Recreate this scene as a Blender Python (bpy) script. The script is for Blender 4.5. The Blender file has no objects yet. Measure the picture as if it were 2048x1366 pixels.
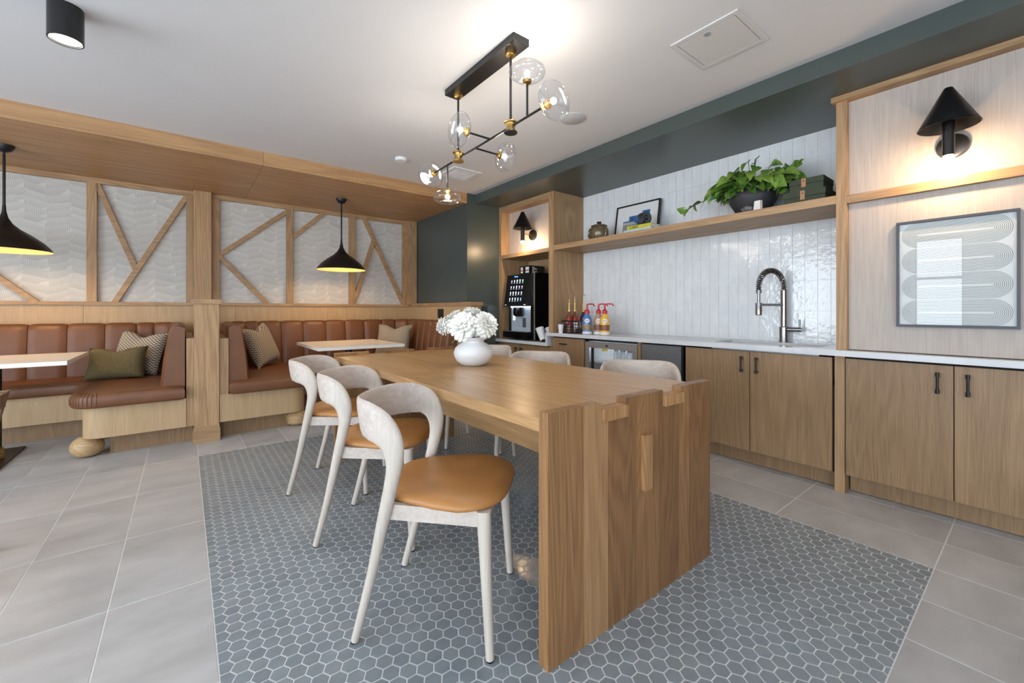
import bpy, bmesh, math, random
from mathutils import Vector, Matrix
R = math.radians
sc = bpy.context.scene
col = sc.collection
random.seed(7)

# ------------------------------------------------------------------ camera, world, daylight, exposure
CAM_H = 1.10
cam = bpy.data.cameras.new('camera'); co = bpy.data.objects.new('camera', cam); col.objects.link(co)
co.location = (0, 0, CAM_H); co.rotation_euler = (R(90), 0, R(-38.11))
cam.sensor_width = 36; cam.lens = 836 / 2048 * 36; cam.shift_y = -62 / 2048; cam.clip_start = .02
sc.camera = co
sc.view_settings.view_transform = 'Standard'; sc.view_settings.look = 'None'
sc.view_settings.gamma = 1; sc.view_settings.use_curve_mapping = False
sc.view_settings.exposure = 0.0
W = bpy.data.worlds.new('sky'); sc.world = W; W.use_nodes = True
bg = W.node_tree.nodes['Background']; bg.inputs[0].default_value = (.79, .895, 1, 1); bg.inputs[1].default_value = 8.4

X0, Y0 = -3.5, -3.2            # left (window) wall, rear wall
WIN_L = [(-2.5, .1), (.80, 1.38), (1.62, 3.7)]      # windows along the left wall, in y
WIN_R = [(-3.1, -.7)]                 # windows along the rear wall, in x
WZ = (.25, 2.32)
def portal(loc, rot, sx, sy):
    l = bpy.data.lights.new('window_daylight', 'AREA'); l.shape = 'RECTANGLE'; l.size = sx; l.size_y = sy
    l.cycles.is_portal = True
    o = bpy.data.objects.new('window_daylight', l); o.location = loc; o.rotation_euler = rot; col.objects.link(o)
for a, b in WIN_L: portal((X0 - .08, (a + b) / 2, sum(WZ) / 2), (0, R(-90), 0), WZ[1] - WZ[0], b - a)
for a, b in WIN_R: portal(((a + b) / 2, Y0 - .08, sum(WZ) / 2), (R(90), 0, 0), b - a, WZ[1] - WZ[0])

# ------------------------------------------------------------------ mesh helpers
class MB:
    def __init__(s): s.v = []; s.f = []
    def add(s, vs, fs):
        n = len(s.v); s.v += [tuple(p) for p in vs]; s.f += [[n + i for i in f] for f in fs]; return s
    def box(s, x0, x1, y0, y1, z0, z1):
        return s.add([(x, y, z) for x in (x0, x1) for y in (y0, y1) for z in (z0, z1)],
                     [(0, 1, 3, 2), (4, 6, 7, 5), (0, 4, 5, 1), (2, 3, 7, 6), (0, 2, 6, 4), (1, 5, 7, 3)])
    def mbox(s, M, sx, sy, sz):
        b = MB().box(-sx / 2, sx / 2, -sy / 2, sy / 2, -sz / 2, sz / 2)
        return s.add([M @ Vector(p) for p in b.v], b.f)
    def rings(s, rs, cap=True, closed=True):
        n = len(rs[0]); vs = [p for r in rs for p in r]; fs = []
        for i in range(len(rs) - 1):
            for j in range(n if closed else n - 1):
                k = (j + 1) % n; fs.append((i * n + j, i * n + k, (i + 1) * n + k, (i + 1) * n + j))
        if cap: fs.append(tuple(range(n))[::-1]); fs.append(tuple((len(rs) - 1) * n + j for j in range(n)))
        return s.add(vs, fs)
    def lathe(s, prof, c=(0, 0, 0), n=32, M=None, cap=True):
        rs = []
        for r, z in prof:
            ring = [Vector((r * math.cos(2 * math.pi * j / n), r * math.sin(2 * math.pi * j / n), z)) for j in range(n)]
            rs.append([(M @ p if M else p) + Vector(c) for p in ring])
        return s.rings(rs, cap)
    def tube(s, path, rad, n=10, cap=True, closed=False):
        P = [Vector(p) for p in path]; rs = []; prev = None
        for i, p in enumerate(P):
            t = (P[min(i + 1, len(P) - 1)] - P[max(i - 1, 0)]).normalized()
            ref = prev if prev is not None else (Vector((0, 0, 1)) if abs(t.z) < .9 else Vector((1, 0, 0)))
            a = (ref - ref.dot(t) * t).normalized(); b = t.cross(a); prev = a
            r = rad[i] if isinstance(rad, (list, tuple)) else rad
            rs.append([p + r * (math.cos(2 * math.pi * j / n) * a + math.sin(2 * math.pi * j / n) * b) for j in range(n)])
        return s.rings(rs, cap)
    def prism(s, poly, z0, z1):
        n = len(poly)
        return s.rings([[(x, y, z0) for x, y in poly], [(x, y, z1) for x, y in poly]])
    def sphere(s, c, r, n=16, m=10, sz=1):
        prof = [(max(r * math.sin(math.pi * i / m), 1e-4), -r * sz * math.cos(math.pi * i / m)) for i in range(m + 1)]
        return s.lathe(prof, c, n)

WL = {}
def tag(o, label=None, cat=None, group=None, kind=None):
    if label: o['label'] = label
    if cat: o['category'] = cat
    if group: o['group'] = group
    if kind: o['kind'] = kind
    return o
def mesh_of(mb, bevel=0, smooth=False, seg=1, ang=35):
    bm = bmesh.new(); vs = [bm.verts.new(p) for p in mb.v]
    for f in mb.f:
        try: bm.faces.new([vs[i] for i in f])
        except ValueError: pass
    if bevel:
        es = [e for e in bm.edges if len(e.link_faces) == 2 and e.calc_face_angle(0) > R(30)]
        bmesh.ops.bevel(bm, geom=es, offset=bevel, segments=seg, affect='EDGES', profile=.5, clamp_overlap=True)
    bmesh.ops.recalc_face_normals(bm, faces=bm.faces)
    me = bpy.data.meshes.new('mesh'); bm.to_mesh(me); bm.free()
    if smooth:
        me.polygons.foreach_set('use_smooth', [True] * len(me.polygons)); me.set_sharp_from_angle(angle=R(ang))
    return me
def obj(name, mb, mat, parent=None, local=False, bevel=0, smooth=False, seg=1, ang=35, label=None, cat=None, group=None, kind=None):
    """one mesh object; mb in world coordinates (local=True: in the parent's), origin moved to the mesh's own base"""
    lo = Vector([min(p[i] for p in mb.v) for i in range(3)]); hi = Vector([max(p[i] for p in mb.v) for i in range(3)])
    c = Vector(((lo.x + hi.x) / 2, (lo.y + hi.y) / 2, lo.z))
    m2 = MB(); m2.v = [tuple(Vector(p) - c) for p in mb.v]; m2.f = mb.f
    me = mesh_of(m2, bevel, smooth, seg, ang); me.name = name
    if mat: me.materials.append(mat)
    o = bpy.data.objects.new(name, me); col.objects.link(o)
    if parent:
        o.parent = parent; o.location = c if local else c - WL.get(parent, Vector())
        WL[o] = c if not local else WL.get(parent, Vector()) + c
    else: o.location = c; WL[o] = c
    return tag(o, label, cat, group, kind)
def thing(name, label, cat, loc=(0, 0, 0), rotz=0, group=None):
    o = bpy.data.objects.new(name, None); o.empty_display_size = .05; col.objects.link(o)
    o.location = loc; o.rotation_euler = (0, 0, rotz); WL[o] = Vector(loc)
    return tag(o, label, cat, group)
def struct(name, mb, mat, **k):
    return obj(name, mb, mat, kind='structure', **k)
def place(name, me, loc, parent=None, rot=None):
    o = bpy.data.objects.new(name, me); col.objects.link(o)
    o.parent = parent; o.location = Vector(loc) - (WL.get(parent, Vector()) if parent else Vector())
    if rot: o.rotation_euler = rot
    return o
def copy_tree(o, parent=None):
    c = o.copy(); col.objects.link(c)
    if parent: c.parent = parent
    for ch in list(o.children): copy_tree(ch, c)
    return c
def point(name, loc, w, colr, r=.03, parent=None, spot=None):
    l = bpy.data.lights.new(name, 'SPOT' if spot else 'POINT'); l.energy = w; l.color = colr; l.shadow_soft_size = r
    if spot: l.spot_size = R(spot); l.spot_blend = .6
    o = bpy.data.objects.new(name, l); col.objects.link(o); o.parent = parent; o.location = Vector(loc) - (WL.get(parent, Vector()) if parent else Vector())
def B(*a): return MB().box(*a)

# ------------------------------------------------------------------ materials
def lin(c):
    return tuple(((v / 255) / 12.92 if v / 255 <= .04045 else ((v / 255 + .055) / 1.055) ** 2.4) for v in c) + (1,)
def nt(name):
    m = bpy.data.materials.new(name); m.use_nodes = True; t = m.node_tree
    return m, t, t.nodes['Principled BSDF'], lambda k: t.nodes.new('ShaderNode' + k)
def pm(name, c, rough=.5, metal=0, var=.06, scale=30, bump=0, bscale=None, coat=0, emit=None, es=0, spec=.5, sheen=0):
    m, t, p, N = nt(name); L = t.links.new
    tc = N('TexCoord'); no = N('TexNoise'); no.inputs['Scale'].default_value = scale; no.inputs['Detail'].default_value = 4
    L(tc.outputs['Object'], no.inputs['Vector'])
    r = N('ValToRGB'); c = lin(c)
    r.color_ramp.elements[0].position = .3; r.color_ramp.elements[1].position = .7
    r.color_ramp.elements[0].color = tuple(v * (1 - var) for v in c[:3]) + (1,)
    r.color_ramp.elements[1].color = tuple(min(1, v * (1 + var)) for v in c[:3]) + (1,)
    L(no.outputs['Fac'], r.inputs['Fac']); L(r.outputs['Color'], p.inputs['Base Color'])
    p.inputs['Roughness'].default_value = rough; p.inputs['Metallic'].default_value = metal
    p.inputs['Coat Weight'].default_value = coat; p.inputs['Coat Roughness'].default_value = .05
    p.inputs['Specular IOR Level'].default_value = spec; p.inputs['Sheen Weight'].default_value = sheen
    if emit: p.inputs['Emission Color'].default_value = emit + (1,); p.inputs['Emission Strength'].default_value = es
    if bump:
        n2 = N('TexNoise'); n2.inputs['Scale'].default_value = bscale or scale * 3; L(tc.outputs['Object'], n2.inputs['Vector'])
        b = N('Bump'); b.inputs['Strength'].default_value = bump; b.inputs['Distance'].default_value = .002
        L(n2.outputs['Fac'], b.inputs['Height']); L(b.outputs['Normal'], p.inputs['Normal'])
    return m
def wood(name, axis, light, dark, rough=.45, fig=3.0, lines=26, amt=.55, tint=.10, coat=0, ring=.11, fine=260):
    m, t, p, N = nt(name); L = t.links.new
    tc = N('TexCoord'); oi = N('ObjectInfo')
    off = N('VectorMath'); off.operation = 'SCALE'; off.inputs[0].default_value = (7.3, 3.1, 5.7); L(oi.outputs['Random'], off.inputs['Scale'])
    ad = N('VectorMath'); ad.operation = 'ADD'; L(tc.outputs['Object'], ad.inputs[0]); L(off.outputs[0], ad.inputs[1])
    def stretched(across, along):
        mp = N('Mapping'); s = [across] * 3; s['xyz'.index(axis)] = along
        mp.inputs['Scale'].default_value = s; L(ad.outputs[0], mp.inputs['Vector']); return mp.outputs[0]
    n1 = N('TexNoise'); n1.inputs['Scale'].default_value = 1; n1.inputs['Detail'].default_value = 2.5; n1.inputs['Distortion'].default_value = .5
    L(stretched(fig, fig * .10), n1.inputs['Vector'])
    mu = N('Math'); mu.operation = 'MULTIPLY'; mu.inputs[1].default_value = lines * 4.5; L(n1.outputs['Fac'], mu.inputs[0])
    si = N('Math'); si.operation = 'SINE'; L(mu.outputs[0], si.inputs[0])
    n2 = N('TexNoise'); n2.inputs['Scale'].default_value = 1; n2.inputs['Detail'].default_value = 3
    L(stretched(fine, 6), n2.inputs['Vector'])
    a = N('Math'); a.operation = 'MULTIPLY_ADD'; a.inputs[1].default_value = ring; a.inputs[2].default_value = 0; L(si.outputs[0], a.inputs[0])
    b = N('Math'); b.operation = 'MULTIPLY_ADD'; b.inputs[1].default_value = .95; L(n2.outputs['Fac'], b.inputs[0]); L(a.outputs[0], b.inputs[2])
    n3 = N('TexNoise'); n3.inputs['Scale'].default_value = 1; n3.inputs['Detail'].default_value = 1
    L(stretched(5, 1.2), n3.inputs['Vector'])
    b2 = N('Math'); b2.operation = 'MULTIPLY_ADD'; b2.inputs[1].default_value = .18; L(n3.outputs['Fac'], b2.inputs[0]); L(b.outputs[0], b2.inputs[2])
    r = N('ValToRGB'); e = r.color_ramp.elements; e[0].position = .565 - amt * .5; e[1].position = .565 + amt * .5
    e[0].color = lin(dark); e[1].color = lin(light); L(b2.outputs[0], r.inputs['Fac'])
    hs = N('HueSaturation'); mr = N('MapRange'); mr.inputs['To Min'].default_value = 1 - tint; mr.inputs['To Max'].default_value = 1 + tint
    L(oi.outputs['Random'], mr.inputs['Value']); L(mr.outputs[0], hs.inputs['Value']); L(r.outputs[0], hs.inputs['Color'])
    L(hs.outputs[0], p.inputs['Base Color'])
    p.inputs['Roughness'].default_value = rough; p.inputs['Coat Weight'].default_value = coat; p.inputs['Coat Roughness'].default_value = .25
    bp = N('Bump'); bp.inputs['Strength'].default_value = .08; bp.inputs['Distance'].default_value = .001
    L(n2.outputs['Fac'], bp.inputs['Height']); L(bp.outputs['Normal'], p.inputs['Normal'])
    return m
def thin_glass(name, tintc=(.96, .98, 1), refl=.12, rough=.0):
    m, t, p, N = nt(name); L = t.links.new; t.nodes.remove(p); out = [n for n in t.nodes if n.type == 'OUTPUT_MATERIAL'][0]
    tr = N('BsdfTransparent'); tr.inputs[0].default_value = tintc + (1,); gl = N('BsdfGlossy'); gl.inputs['Roughness'].default_value = rough
    lw = N('LayerWeight'); lw.inputs['Blend'].default_value = .25
    tc = N('TexCoord'); no = N('TexNoise'); no.inputs['Scale'].default_value = 14; L(tc.outputs['Object'], no.inputs['Vector'])
    bu = N('Bump'); bu.inputs['Strength'].default_value = .12; bu.inputs['Distance'].default_value = .004; L(no.outputs['Fac'], bu.inputs['Height'])
    if rough == 0: L(bu.outputs[0], gl.inputs['Normal'])
    mr = N('MapRange'); mr.inputs['To Min'].default_value = refl * .4; mr.inputs['To Max'].default_value = min(1, refl * 5); L(lw.outputs['Facing'], mr.inputs['Value'])
    mx = N('MixShader'); L(mr.outputs[0], mx.inputs[0]); L(tr.outputs[0], mx.inputs[1]); L(gl.outputs[0], mx.inputs[2]); L(mx.outputs[0], out.inputs[0])
    return m
def emis(name, c, s):
    m, t, p, N = nt(name); p.inputs['Base Color'].default_value = c + (1,); p.inputs['Emission Color'].default_value = c + (1,); p.inputs['Emission Strength'].default_value = s
    return m
def tiles(name, c, c2, rough, tint, big=2.0, bump=.15, bscale=60, coat=0):
    """stone or glazed tile: cloudy colour, a tint of its own for every piece, slight relief"""
    m, t, p, N = nt(name); L = t.links.new
    tc = N('TexCoord'); oi = N('ObjectInfo'); ge = N('NewGeometry')
    rnd = N('Math'); rnd.operation = 'ADD'; L(oi.outputs['Random'], rnd.inputs[0]); L(ge.outputs['Random Per Island'], rnd.inputs[1])
    fr = N('Math'); fr.operation = 'FRACT'; L(rnd.outputs[0], fr.inputs[0])
    of = N('VectorMath'); of.operation = 'SCALE'; of.inputs[0].default_value = (9, 5, 3); L(fr.outputs[0], of.inputs['Scale'])
    ad = N('VectorMath'); ad.operation = 'ADD'; L(tc.outputs['Object'], ad.inputs[0]); L(of.outputs[0], ad.inputs[1])
    mp = N('Mapping'); mp.inputs['Scale'].default_value = (1, 1.9, 1); L(ad.outputs[0], mp.inputs[0])
    no = N('TexNoise'); no.inputs['Scale'].default_value = big; no.inputs['Detail'].default_value = 6; no.inputs['Roughness'].default_value = .6; L(mp.outputs[0], no.inputs['Vector'])
    r = N('ValToRGB'); r.color_ramp.elements[0].position = .3; r.color_ramp.elements[1].position = .7
    r.color_ramp.elements[0].color = lin(c2); r.color_ramp.elements[1].color = lin(c); L(no.outputs['Fac'], r.inputs['Fac'])
    hs = N('HueSaturation'); mr = N('MapRange'); mr.inputs['To Min'].default_value = 1 - tint; mr.inputs['To Max'].default_value = 1 + tint
    L(fr.outputs[0], mr.inputs['Value']); L(mr.outputs[0], hs.inputs['Value']); L(r.outputs[0], hs.inputs['Color']); L(hs.outputs[0], p.inputs['Base Color'])
    p.inputs['Roughness'].default_value = rough; p.inputs['Coat Weight'].default_value = coat; p.inputs['Coat Roughness'].default_value = .04
    n2 = N('TexNoise'); n2.inputs['Scale'].default_value = bscale; n2.inputs['Detail'].default_value = 3; L(ad.outputs[0], n2.inputs['Vector'])
    bp = N('Bump'); bp.inputs['Strength'].default_value = bump; bp.inputs['Distance'].default_value = .003; L(n2.outputs['Fac'], bp.inputs['Height'])
    L(bp.outputs[0], p.inputs['Normal']); L(bp.outputs[0], p.inputs['Coat Normal'])
    return m
def wallpaper():
    """embossed paper: columns of slanted, finely pleated folds that meet in a chevron"""
    m, t, p, N = nt('wallpaper'); L = t.links.new
    tc = N('TexCoord'); sp = N('SeparateXYZ'); L(tc.outputs['Object'], sp.inputs[0])
    def mth(op, a, b=None, c=None):
        n = N('Math'); n.operation = op
        for i, v in enumerate((a, b, c)):
            if v is None: continue
            if isinstance(v, (int, float)): n.inputs[i].default_value = v
            else: L(v, n.inputs[i])
        return n.outputs[0]
    x, z = sp.outputs['X'], sp.outputs['Z']
    wob = N('TexNoise'); wob.inputs['Scale'].default_value = 5; L(tc.outputs['Object'], wob.inputs['Vector'])
    u = mth('MULTIPLY_ADD', x, 1 / .15, mth('MULTIPLY', wob.outputs['Fac'], .8)); ci = mth('FLOOR', u); f = mth('SUBTRACT', u, ci)
    par = mth('SUBTRACT', mth('MULTIPLY', mth('FLOORED_MODULO', ci, 2), 2), 1)
    wn1 = N('TexWhiteNoise'); wn1.noise_dimensions = '1D'; L(ci, wn1.inputs['W'])
    v = mth('ADD', mth('MULTIPLY_ADD', z, 1 / .07, mth('MULTIPLY', mth('MULTIPLY', par, f), .62)), wn1.outputs['Value'])
    ri = mth('FLOOR', v); g = mth('SUBTRACT', v, ri)
    cb = N('CombineXYZ'); L(ci, cb.inputs[0]); L(ri, cb.inputs[1]); wn = N('TexWhiteNoise'); L(cb.outputs[0], wn.inputs['Vector'])
    rnd = wn.outputs['Value']
    pleat = mth('SINE', mth('MULTIPLY', mth('ADD', x, mth('MULTIPLY', z, mth('SUBTRACT', mth('MULTIPLY', rnd, 1.6), .8))), 500))
    pon = mth('GREATER_THAN', rnd, .25)
    fold = mth('MULTIPLY', mth('LESS_THAN', g, mth('MULTIPLY', mth('SUBTRACT', f, mth('ADD', mth('MULTIPLY', rnd, .4), .45)), 1.5)), 1)
    fold = mth('MULTIPLY', fold, mth('GREATER_THAN', mth('FRACT', mth('MULTIPLY', rnd, 7.31)), .55))
    h = mth('ADD', mth('MULTIPLY_ADD', g, mth('MULTIPLY_ADD', rnd, 1.1, -.1), mth('MULTIPLY', mth('MULTIPLY', pleat, pon), .05)), mth('MULTIPLY', fold, .35))
    bp = N('Bump'); bp.inputs['Strength'].default_value = .8; bp.inputs['Distance'].default_value = .012; L(h, bp.inputs['Height']); L(bp.outputs[0], p.inputs['Normal'])
    tone = mth('ADD', mth('ADD', mth('MULTIPLY_ADD', rnd, .22, mth('MULTIPLY', mth('MULTIPLY', pleat, pon), .13)), mth('MULTIPLY', g, .28)), mth('MULTIPLY', fold, .40))  # gradient over each fold is relief shading put into the colour
    r = N('ValToRGB'); e = r.color_ramp.elements; e[0].position = .0; e[1].position = .9; e[0].color = lin((186, 183, 178)); e[1].color = lin((226, 223, 218))
    L(tone, r.inputs[0]); L(r.outputs[0], p.inputs['Base Color']); p.inputs['Roughness'].default_value = .6
    return m
def weave(name, c1, c2, sc_=95):
    m, t, p, N = nt(name); L = t.links.new
    tc = N('TexCoord'); mp = N('Mapping'); mp.inputs['Scale'].default_value = (1, .9, 1.35); mp.inputs['Rotation'].default_value = (0, 0, 0); L(tc.outputs['Object'], mp.inputs[0])
    sp = N('SeparateXYZ'); L(mp.outputs[0], sp.inputs[0])
    def sn(sock, k, ph=0):
        a = N('Math'); a.operation = 'MULTIPLY_ADD'; a.inputs[1].default_value = k; a.inputs[2].default_value = ph; L(sock, a.inputs[0])
        s = N('Math'); s.operation = 'SINE'; L(a.outputs[0], s.inputs[0]); return s.outputs[0]
    q = N('Math'); q.operation = 'MULTIPLY'; L(sn(sp.outputs['X'], sc_ * 2), q.inputs[0]); L(sn(sp.outputs['Z'], sc_ * 2), q.inputs[1])
    r = N('ValToRGB'); r.color_ramp.elements[0].position = .40; r.color_ramp.elements[1].position = .62; r.color_ramp.elements[0].color = lin(c2); r.color_ramp.elements[1].color = lin(c1)
    mr = N('MapRange'); mr.inputs['From Min'].default_value = -1; L(q.outputs[0], mr.inputs[0]); L(mr.outputs[0], r.inputs[0]); L(r.outputs[0], p.inputs['Base Color'])
    p.inputs['Roughness'].default_value = .9; p.inputs['Sheen Weight'].default_value = .2
    bp = N('Bump'); bp.inputs['Strength'].default_value = .4; bp.inputs['Distance'].default_value = .002; L(mr.outputs[0], bp.inputs['Height']); L(bp.outputs[0], p.inputs['Normal'])
    return m

OAK_L, OAK_D = (186, 152, 112), (146, 112, 78)
M = dict(
    ceiling=pm('ceiling_paint', (216, 215, 216), .9, var=.01, scale=4),
    green=pm('green_paint', (72, 80, 77), .32, var=.03, scale=6, bump=.03, bscale=180),
    plain=pm('white_paint', (222, 222, 220), .9, var=.02),
    grout=pm('grout', (230, 230, 228), .9, var=.05, scale=60),
    stone=tiles('floor_stone', (196, 194, 193), (166, 164, 163), .40, .045, 2.2, .05, 90),
    hexm=tiles('mosaic_glaze', (144, 152, 157), (127, 136, 142), .30, .07, 8, .06, 140, .15),
    glaze=tiles('wall_glaze', (234, 237, 239), (222, 226, 229), .08, .022, 9, .6, 30, .6),
    paper=wallpaper(),
    soffit=wood('oak_soffit', 'x', (194, 152, 106), (158, 118, 80), .5, 2.0, 20, .6, .03),
    oakx=wood('oak_x', 'x', OAK_L, OAK_D, .5), oaky=wood('oak_y', 'y', OAK_L, OAK_D, .5), oakz=wood('oak_z', 'z', OAK_L, OAK_D, .5),
    wain=wood('oak_wainscot', 'z', (200, 170, 130), (168, 138, 102), .5, 3, 18, .8, .02, ring=.07),
    doorw=wood('oak_door', 'z', (164, 132, 96), (122, 94, 66), .45, 3.2, 30, .65, .04, ring=.075),
    pale=wood('pale_oak', 'z', (196, 185, 176), (164, 152, 144), .55, 3.4, 18, .8, .02, ring=.05),
    top=wood('table_top_oak', 'y', (198, 158, 110), (160, 120, 76), .34, 3.0, 20, .6, .05, .25),
    board0=wood('table_board_light', 'z', (178, 138, 96), (142, 104, 68), .42, 4.0, 24, .6, .05, .1), board1=wood('table_board_mid', 'z', (162, 120, 77), (120, 84, 52), .42, 4.5, 26, .6, .06, .1), board2=wood('table_board_dark', 'z', (152, 110, 70), (108, 75, 46), .42, 5.0, 24, .6, .06, .1),
    endg=wood('table_key_oak', 'z', (196, 152, 104), (142, 100, 62), .5, 6, 30, .5, .05),
    ash=wood('washed_ash', 'z', (210, 199, 187), (180, 167, 154), .5, 7, 14, .75, .03, ring=.06),
    ashx=wood('washed_ash_back', 'y', (208, 196, 186), (174, 160, 149), .5, 9, 10, .95, .03, ring=.10, fine=60),
    darkw=wood('brown_wood', 'z', (128, 96, 68), (88, 62, 42), .5),
    ballw=wood('turned_oak', 'x', (200, 170, 128), (160, 126, 88), .45, 8, 20, .6),
    seat=pm('tan_leather', (176, 122, 68), .42, var=.10, scale=9, bump=.12, bscale=400),
    leather=pm('brown_leather', (114, 73, 46), .42, var=.10, scale=7, bump=.15, bscale=330),
    gap=pm('shadow_gap', (22, 20, 18), .8), black=pm('black_metal', (20, 20, 22), .38, var=.1), blackg=pm('black_gloss', (9, 9, 11), .16, var=.1),
    blackw=pm('black_wall_plate', (18, 18, 20), .4), brass=pm('brass', (184, 150, 92), .3, 1), gold=pm('gold_lining', (226, 196, 134), .5, .4),
    steel=pm('brushed_steel', (196, 197, 199), .34, .85, .05, 60), chrome=pm('chrome', (210, 212, 215), .14, 1), dsteel=pm('dark_steel', (140, 142, 146), .38, .75),
    quartz=pm('white_quartz', (214, 215, 217), .18, var=.04, scale=5), white=pm('white_laminate', (236, 232, 226), .35, var=.015),
    ceramic=pm('white_ceramic', (226, 226, 227), .35, var=.01), plastic=pm('white_plastic', (232, 233, 235), .4),
    charcoal=pm('charcoal_pot', (50, 50, 54), .6, var=.08), petal=pm('white_petal', (250, 249, 243), .6, var=.02), stem=pm('stem_green', (70, 98, 52), .6),
    leafm=pm('plant_leaf', (74, 116, 42), .38, var=.35, scale=22, coat=.2), leafd=pm('flower_leaf', (92, 118, 88), .55, var=.2),
    gun=pm('gunmetal', (64, 62, 62), .25, .8), panelm=pm('panel_paint', (208, 206, 204), .7, var=.01),
    fsteel=pm('faucet_steel', (150, 147, 144), .25, .95),
    olive=pm('olive_boucle', (106, 94, 62), .95, var=.35, scale=160, bump=.9, bscale=220), knit=weave('knit', (196, 186, 168), (112, 96, 76)),
    thin=thin_glass('thin_glass'), pane=thin_glass('pane_glass', (.98, .99, .99), .07, .002), fridgeg=thin_glass('fridge_glass', (.9, .92, .93), .10, .001),
    print=pm('print_paper', (226, 226, 226), .6, var=.01), ink=pm('print_ink', (92, 90, 88), .7), frame=pm('slate_frame', (58, 62, 70), .4),
    bulbs=emis('bulb_wall_lamp', (1, .70, .40), 640), bulb=emis('bulb_warm', (1, .80, .52), 40), bulbc=emis('bulb_white', (1, .90, .76), 40), led=emis('led_white', (.75, .86, 1), 7), lens=emis('downlight_lens', (1, .93, .84), 9),
    green2=pm('green_linen_box', (64, 70, 54), .8, var=.08, scale=90), tanl=pm('tan_strap', (176, 126, 86), .5),
)
def screen(n, c, s=1.1): return emis(n, c, s)

# ------------------------------------------------------------------ floor
floor = struct('floor', B(X0, 3.75, Y0, 5.9, -.12, -.0015), M['grout'])
GX, GY, TX, TY = .083, .291, .304, .609
HX0, HX1, HY0, HY1 = GX, GX + 8 * TX, GY, GY + 6 * TY
S_, C_ = math.sin(R(38.11)), math.cos(R(38.11))
def proj(x, y, z=0):
    d = S_ * x + C_ * y
    return (1024 + 836 * (C_ * x - S_ * y) / d, 621 - 836 * (z - CAM_H) / d, d) if d > .05 else (-9999, 9999, d)
def pillow_tile(poly, h=.006, b=.0012):
    n = len(poly); cx = sum(p[0] for p in poly) / n; cy = sum(p[1] for p in poly) / n
    def ins(k): 
        out = []
        for x, y in poly:
            d = math.hypot(x - cx, y - cy); out.append((cx + (x - cx) * (1 - k / d), cy + (y - cy) * (1 - k / d)))
        return out
    return [[(x, y, -h) for x, y in poly], [(x, y, -b * .6) for x, y in poly], [(x, y, 0) for x, y in ins(b)]]
g = .0022
big = MB().rings(pillow_tile([(-TX / 2 + g, -TY / 2 + g), (TX / 2 - g, -TY / 2 + g), (TX / 2 - g, TY / 2 - g), (-TX / 2 + g, TY / 2 - g)]))
big_me = mesh_of(big); big_me.materials.append(M['stone'])
rest = MB()
for i in range(-16, 13):
    for j in range(-6, 10):
        cx, cy = GX + (i + .5) * TX, GY + (j + .5) * TY
        if HX0 < cx < HX1 and HY0 < cy < HY1: continue
        if cx - TX / 2 > 3.3 or cy - TY / 2 < Y0 or cx - TX / 2 < X0: continue
        vis = False
        for fx in (-.5, 0, .5):
            for fy in (-.5, 0, .5):
                u, v, d = proj(cx + fx * TX, cy + fy * TY)
                if -40 < u < 2090 and v < 1420 and d > .3: vis = True
        if vis and cy < 5.35 and cx < 3.3: place('floor_tile', big_me, (cx, cy, 0), floor)
        else: rest.add([(p[0] + cx, p[1] + cy, p[2]) for p in big.v], big.f)
obj('floor_tiles', rest, M['stone'], floor, kind='stuff')
PY = .0512; PX = PY * math.sqrt(3) / 2; AP = PY / 2 - .0021; RR = AP / math.cos(R(30))
def clip(poly, a, b, keep):
    out = []
    for i in range(len(poly)):
        p, q = poly[i], poly[(i + 1) % len(poly)]; kp, kq = keep(p), keep(q)
        if kp: out.append(p)
        if kp != kq:
            t = (a - p[b]) / (q[b] - p[b]); r = [p[0] + t * (q[0] - p[0]), p[1] + t * (q[1] - p[1])]; r[b] = a; out.append(tuple(r))
    return out
hexes = []
for i in range(56):
    for j in range(74):
        cx = .095 + i * PX; cy = HY0 - .012 + (j + (i % 2) / 2) * PY
        poly = [(cx + RR * math.cos(R(60 * k)), cy + RR * math.sin(R(60 * k))) for k in range(6)]
        for a, b, kf in ((HX0 + .002, 0, lambda p: p[0] >= HX0 + .002), (HX1 - .002, 0, lambda p: p[0] <= HX1 - .002), (HY0 + .002, 1, lambda p: p[1] >= HY0 + .002), (HY1 - .002, 1, lambda p: p[1] <= HY1 - .002)):
            if poly: poly = clip(poly, a, b, kf)
        if len(poly) < 3: continue
        area = abs(sum(poly[k][0] * poly[(k + 1) % len(poly)][1] - poly[(k + 1) % len(poly)][0] * poly[k][1] for k in range(len(poly)))) / 2
        if area < 6e-5: continue
        u, v, d = proj(cx, cy)
        hidden = (.86 < cx < 1.9 and .93 < cy < 3.2)
        hexes.append((d if (0 < u < 2048 and v < 1366 and area > .0018 and not hidden) else 99 + d, cx, cy, poly))
hexes.sort()
hex_me = mesh_of(MB().rings(pillow_tile([(RR * math.cos(R(60 * k)), RR * math.sin(R(60 * k))) for k in range(6)], .005, .0009))); hex_me.materials.append(M['hexm'])
mo = MB()
for n, (d, cx, cy, poly) in enumerate(hexes):
    if n < 300: place('mosaic_tile', hex_me, (cx, cy, 0), floor)
    else: mo.rings(pillow_tile(poly, .005, .0009))
obj('mosaic_tiles', mo, M['hexm'], floor, kind='stuff')

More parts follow.
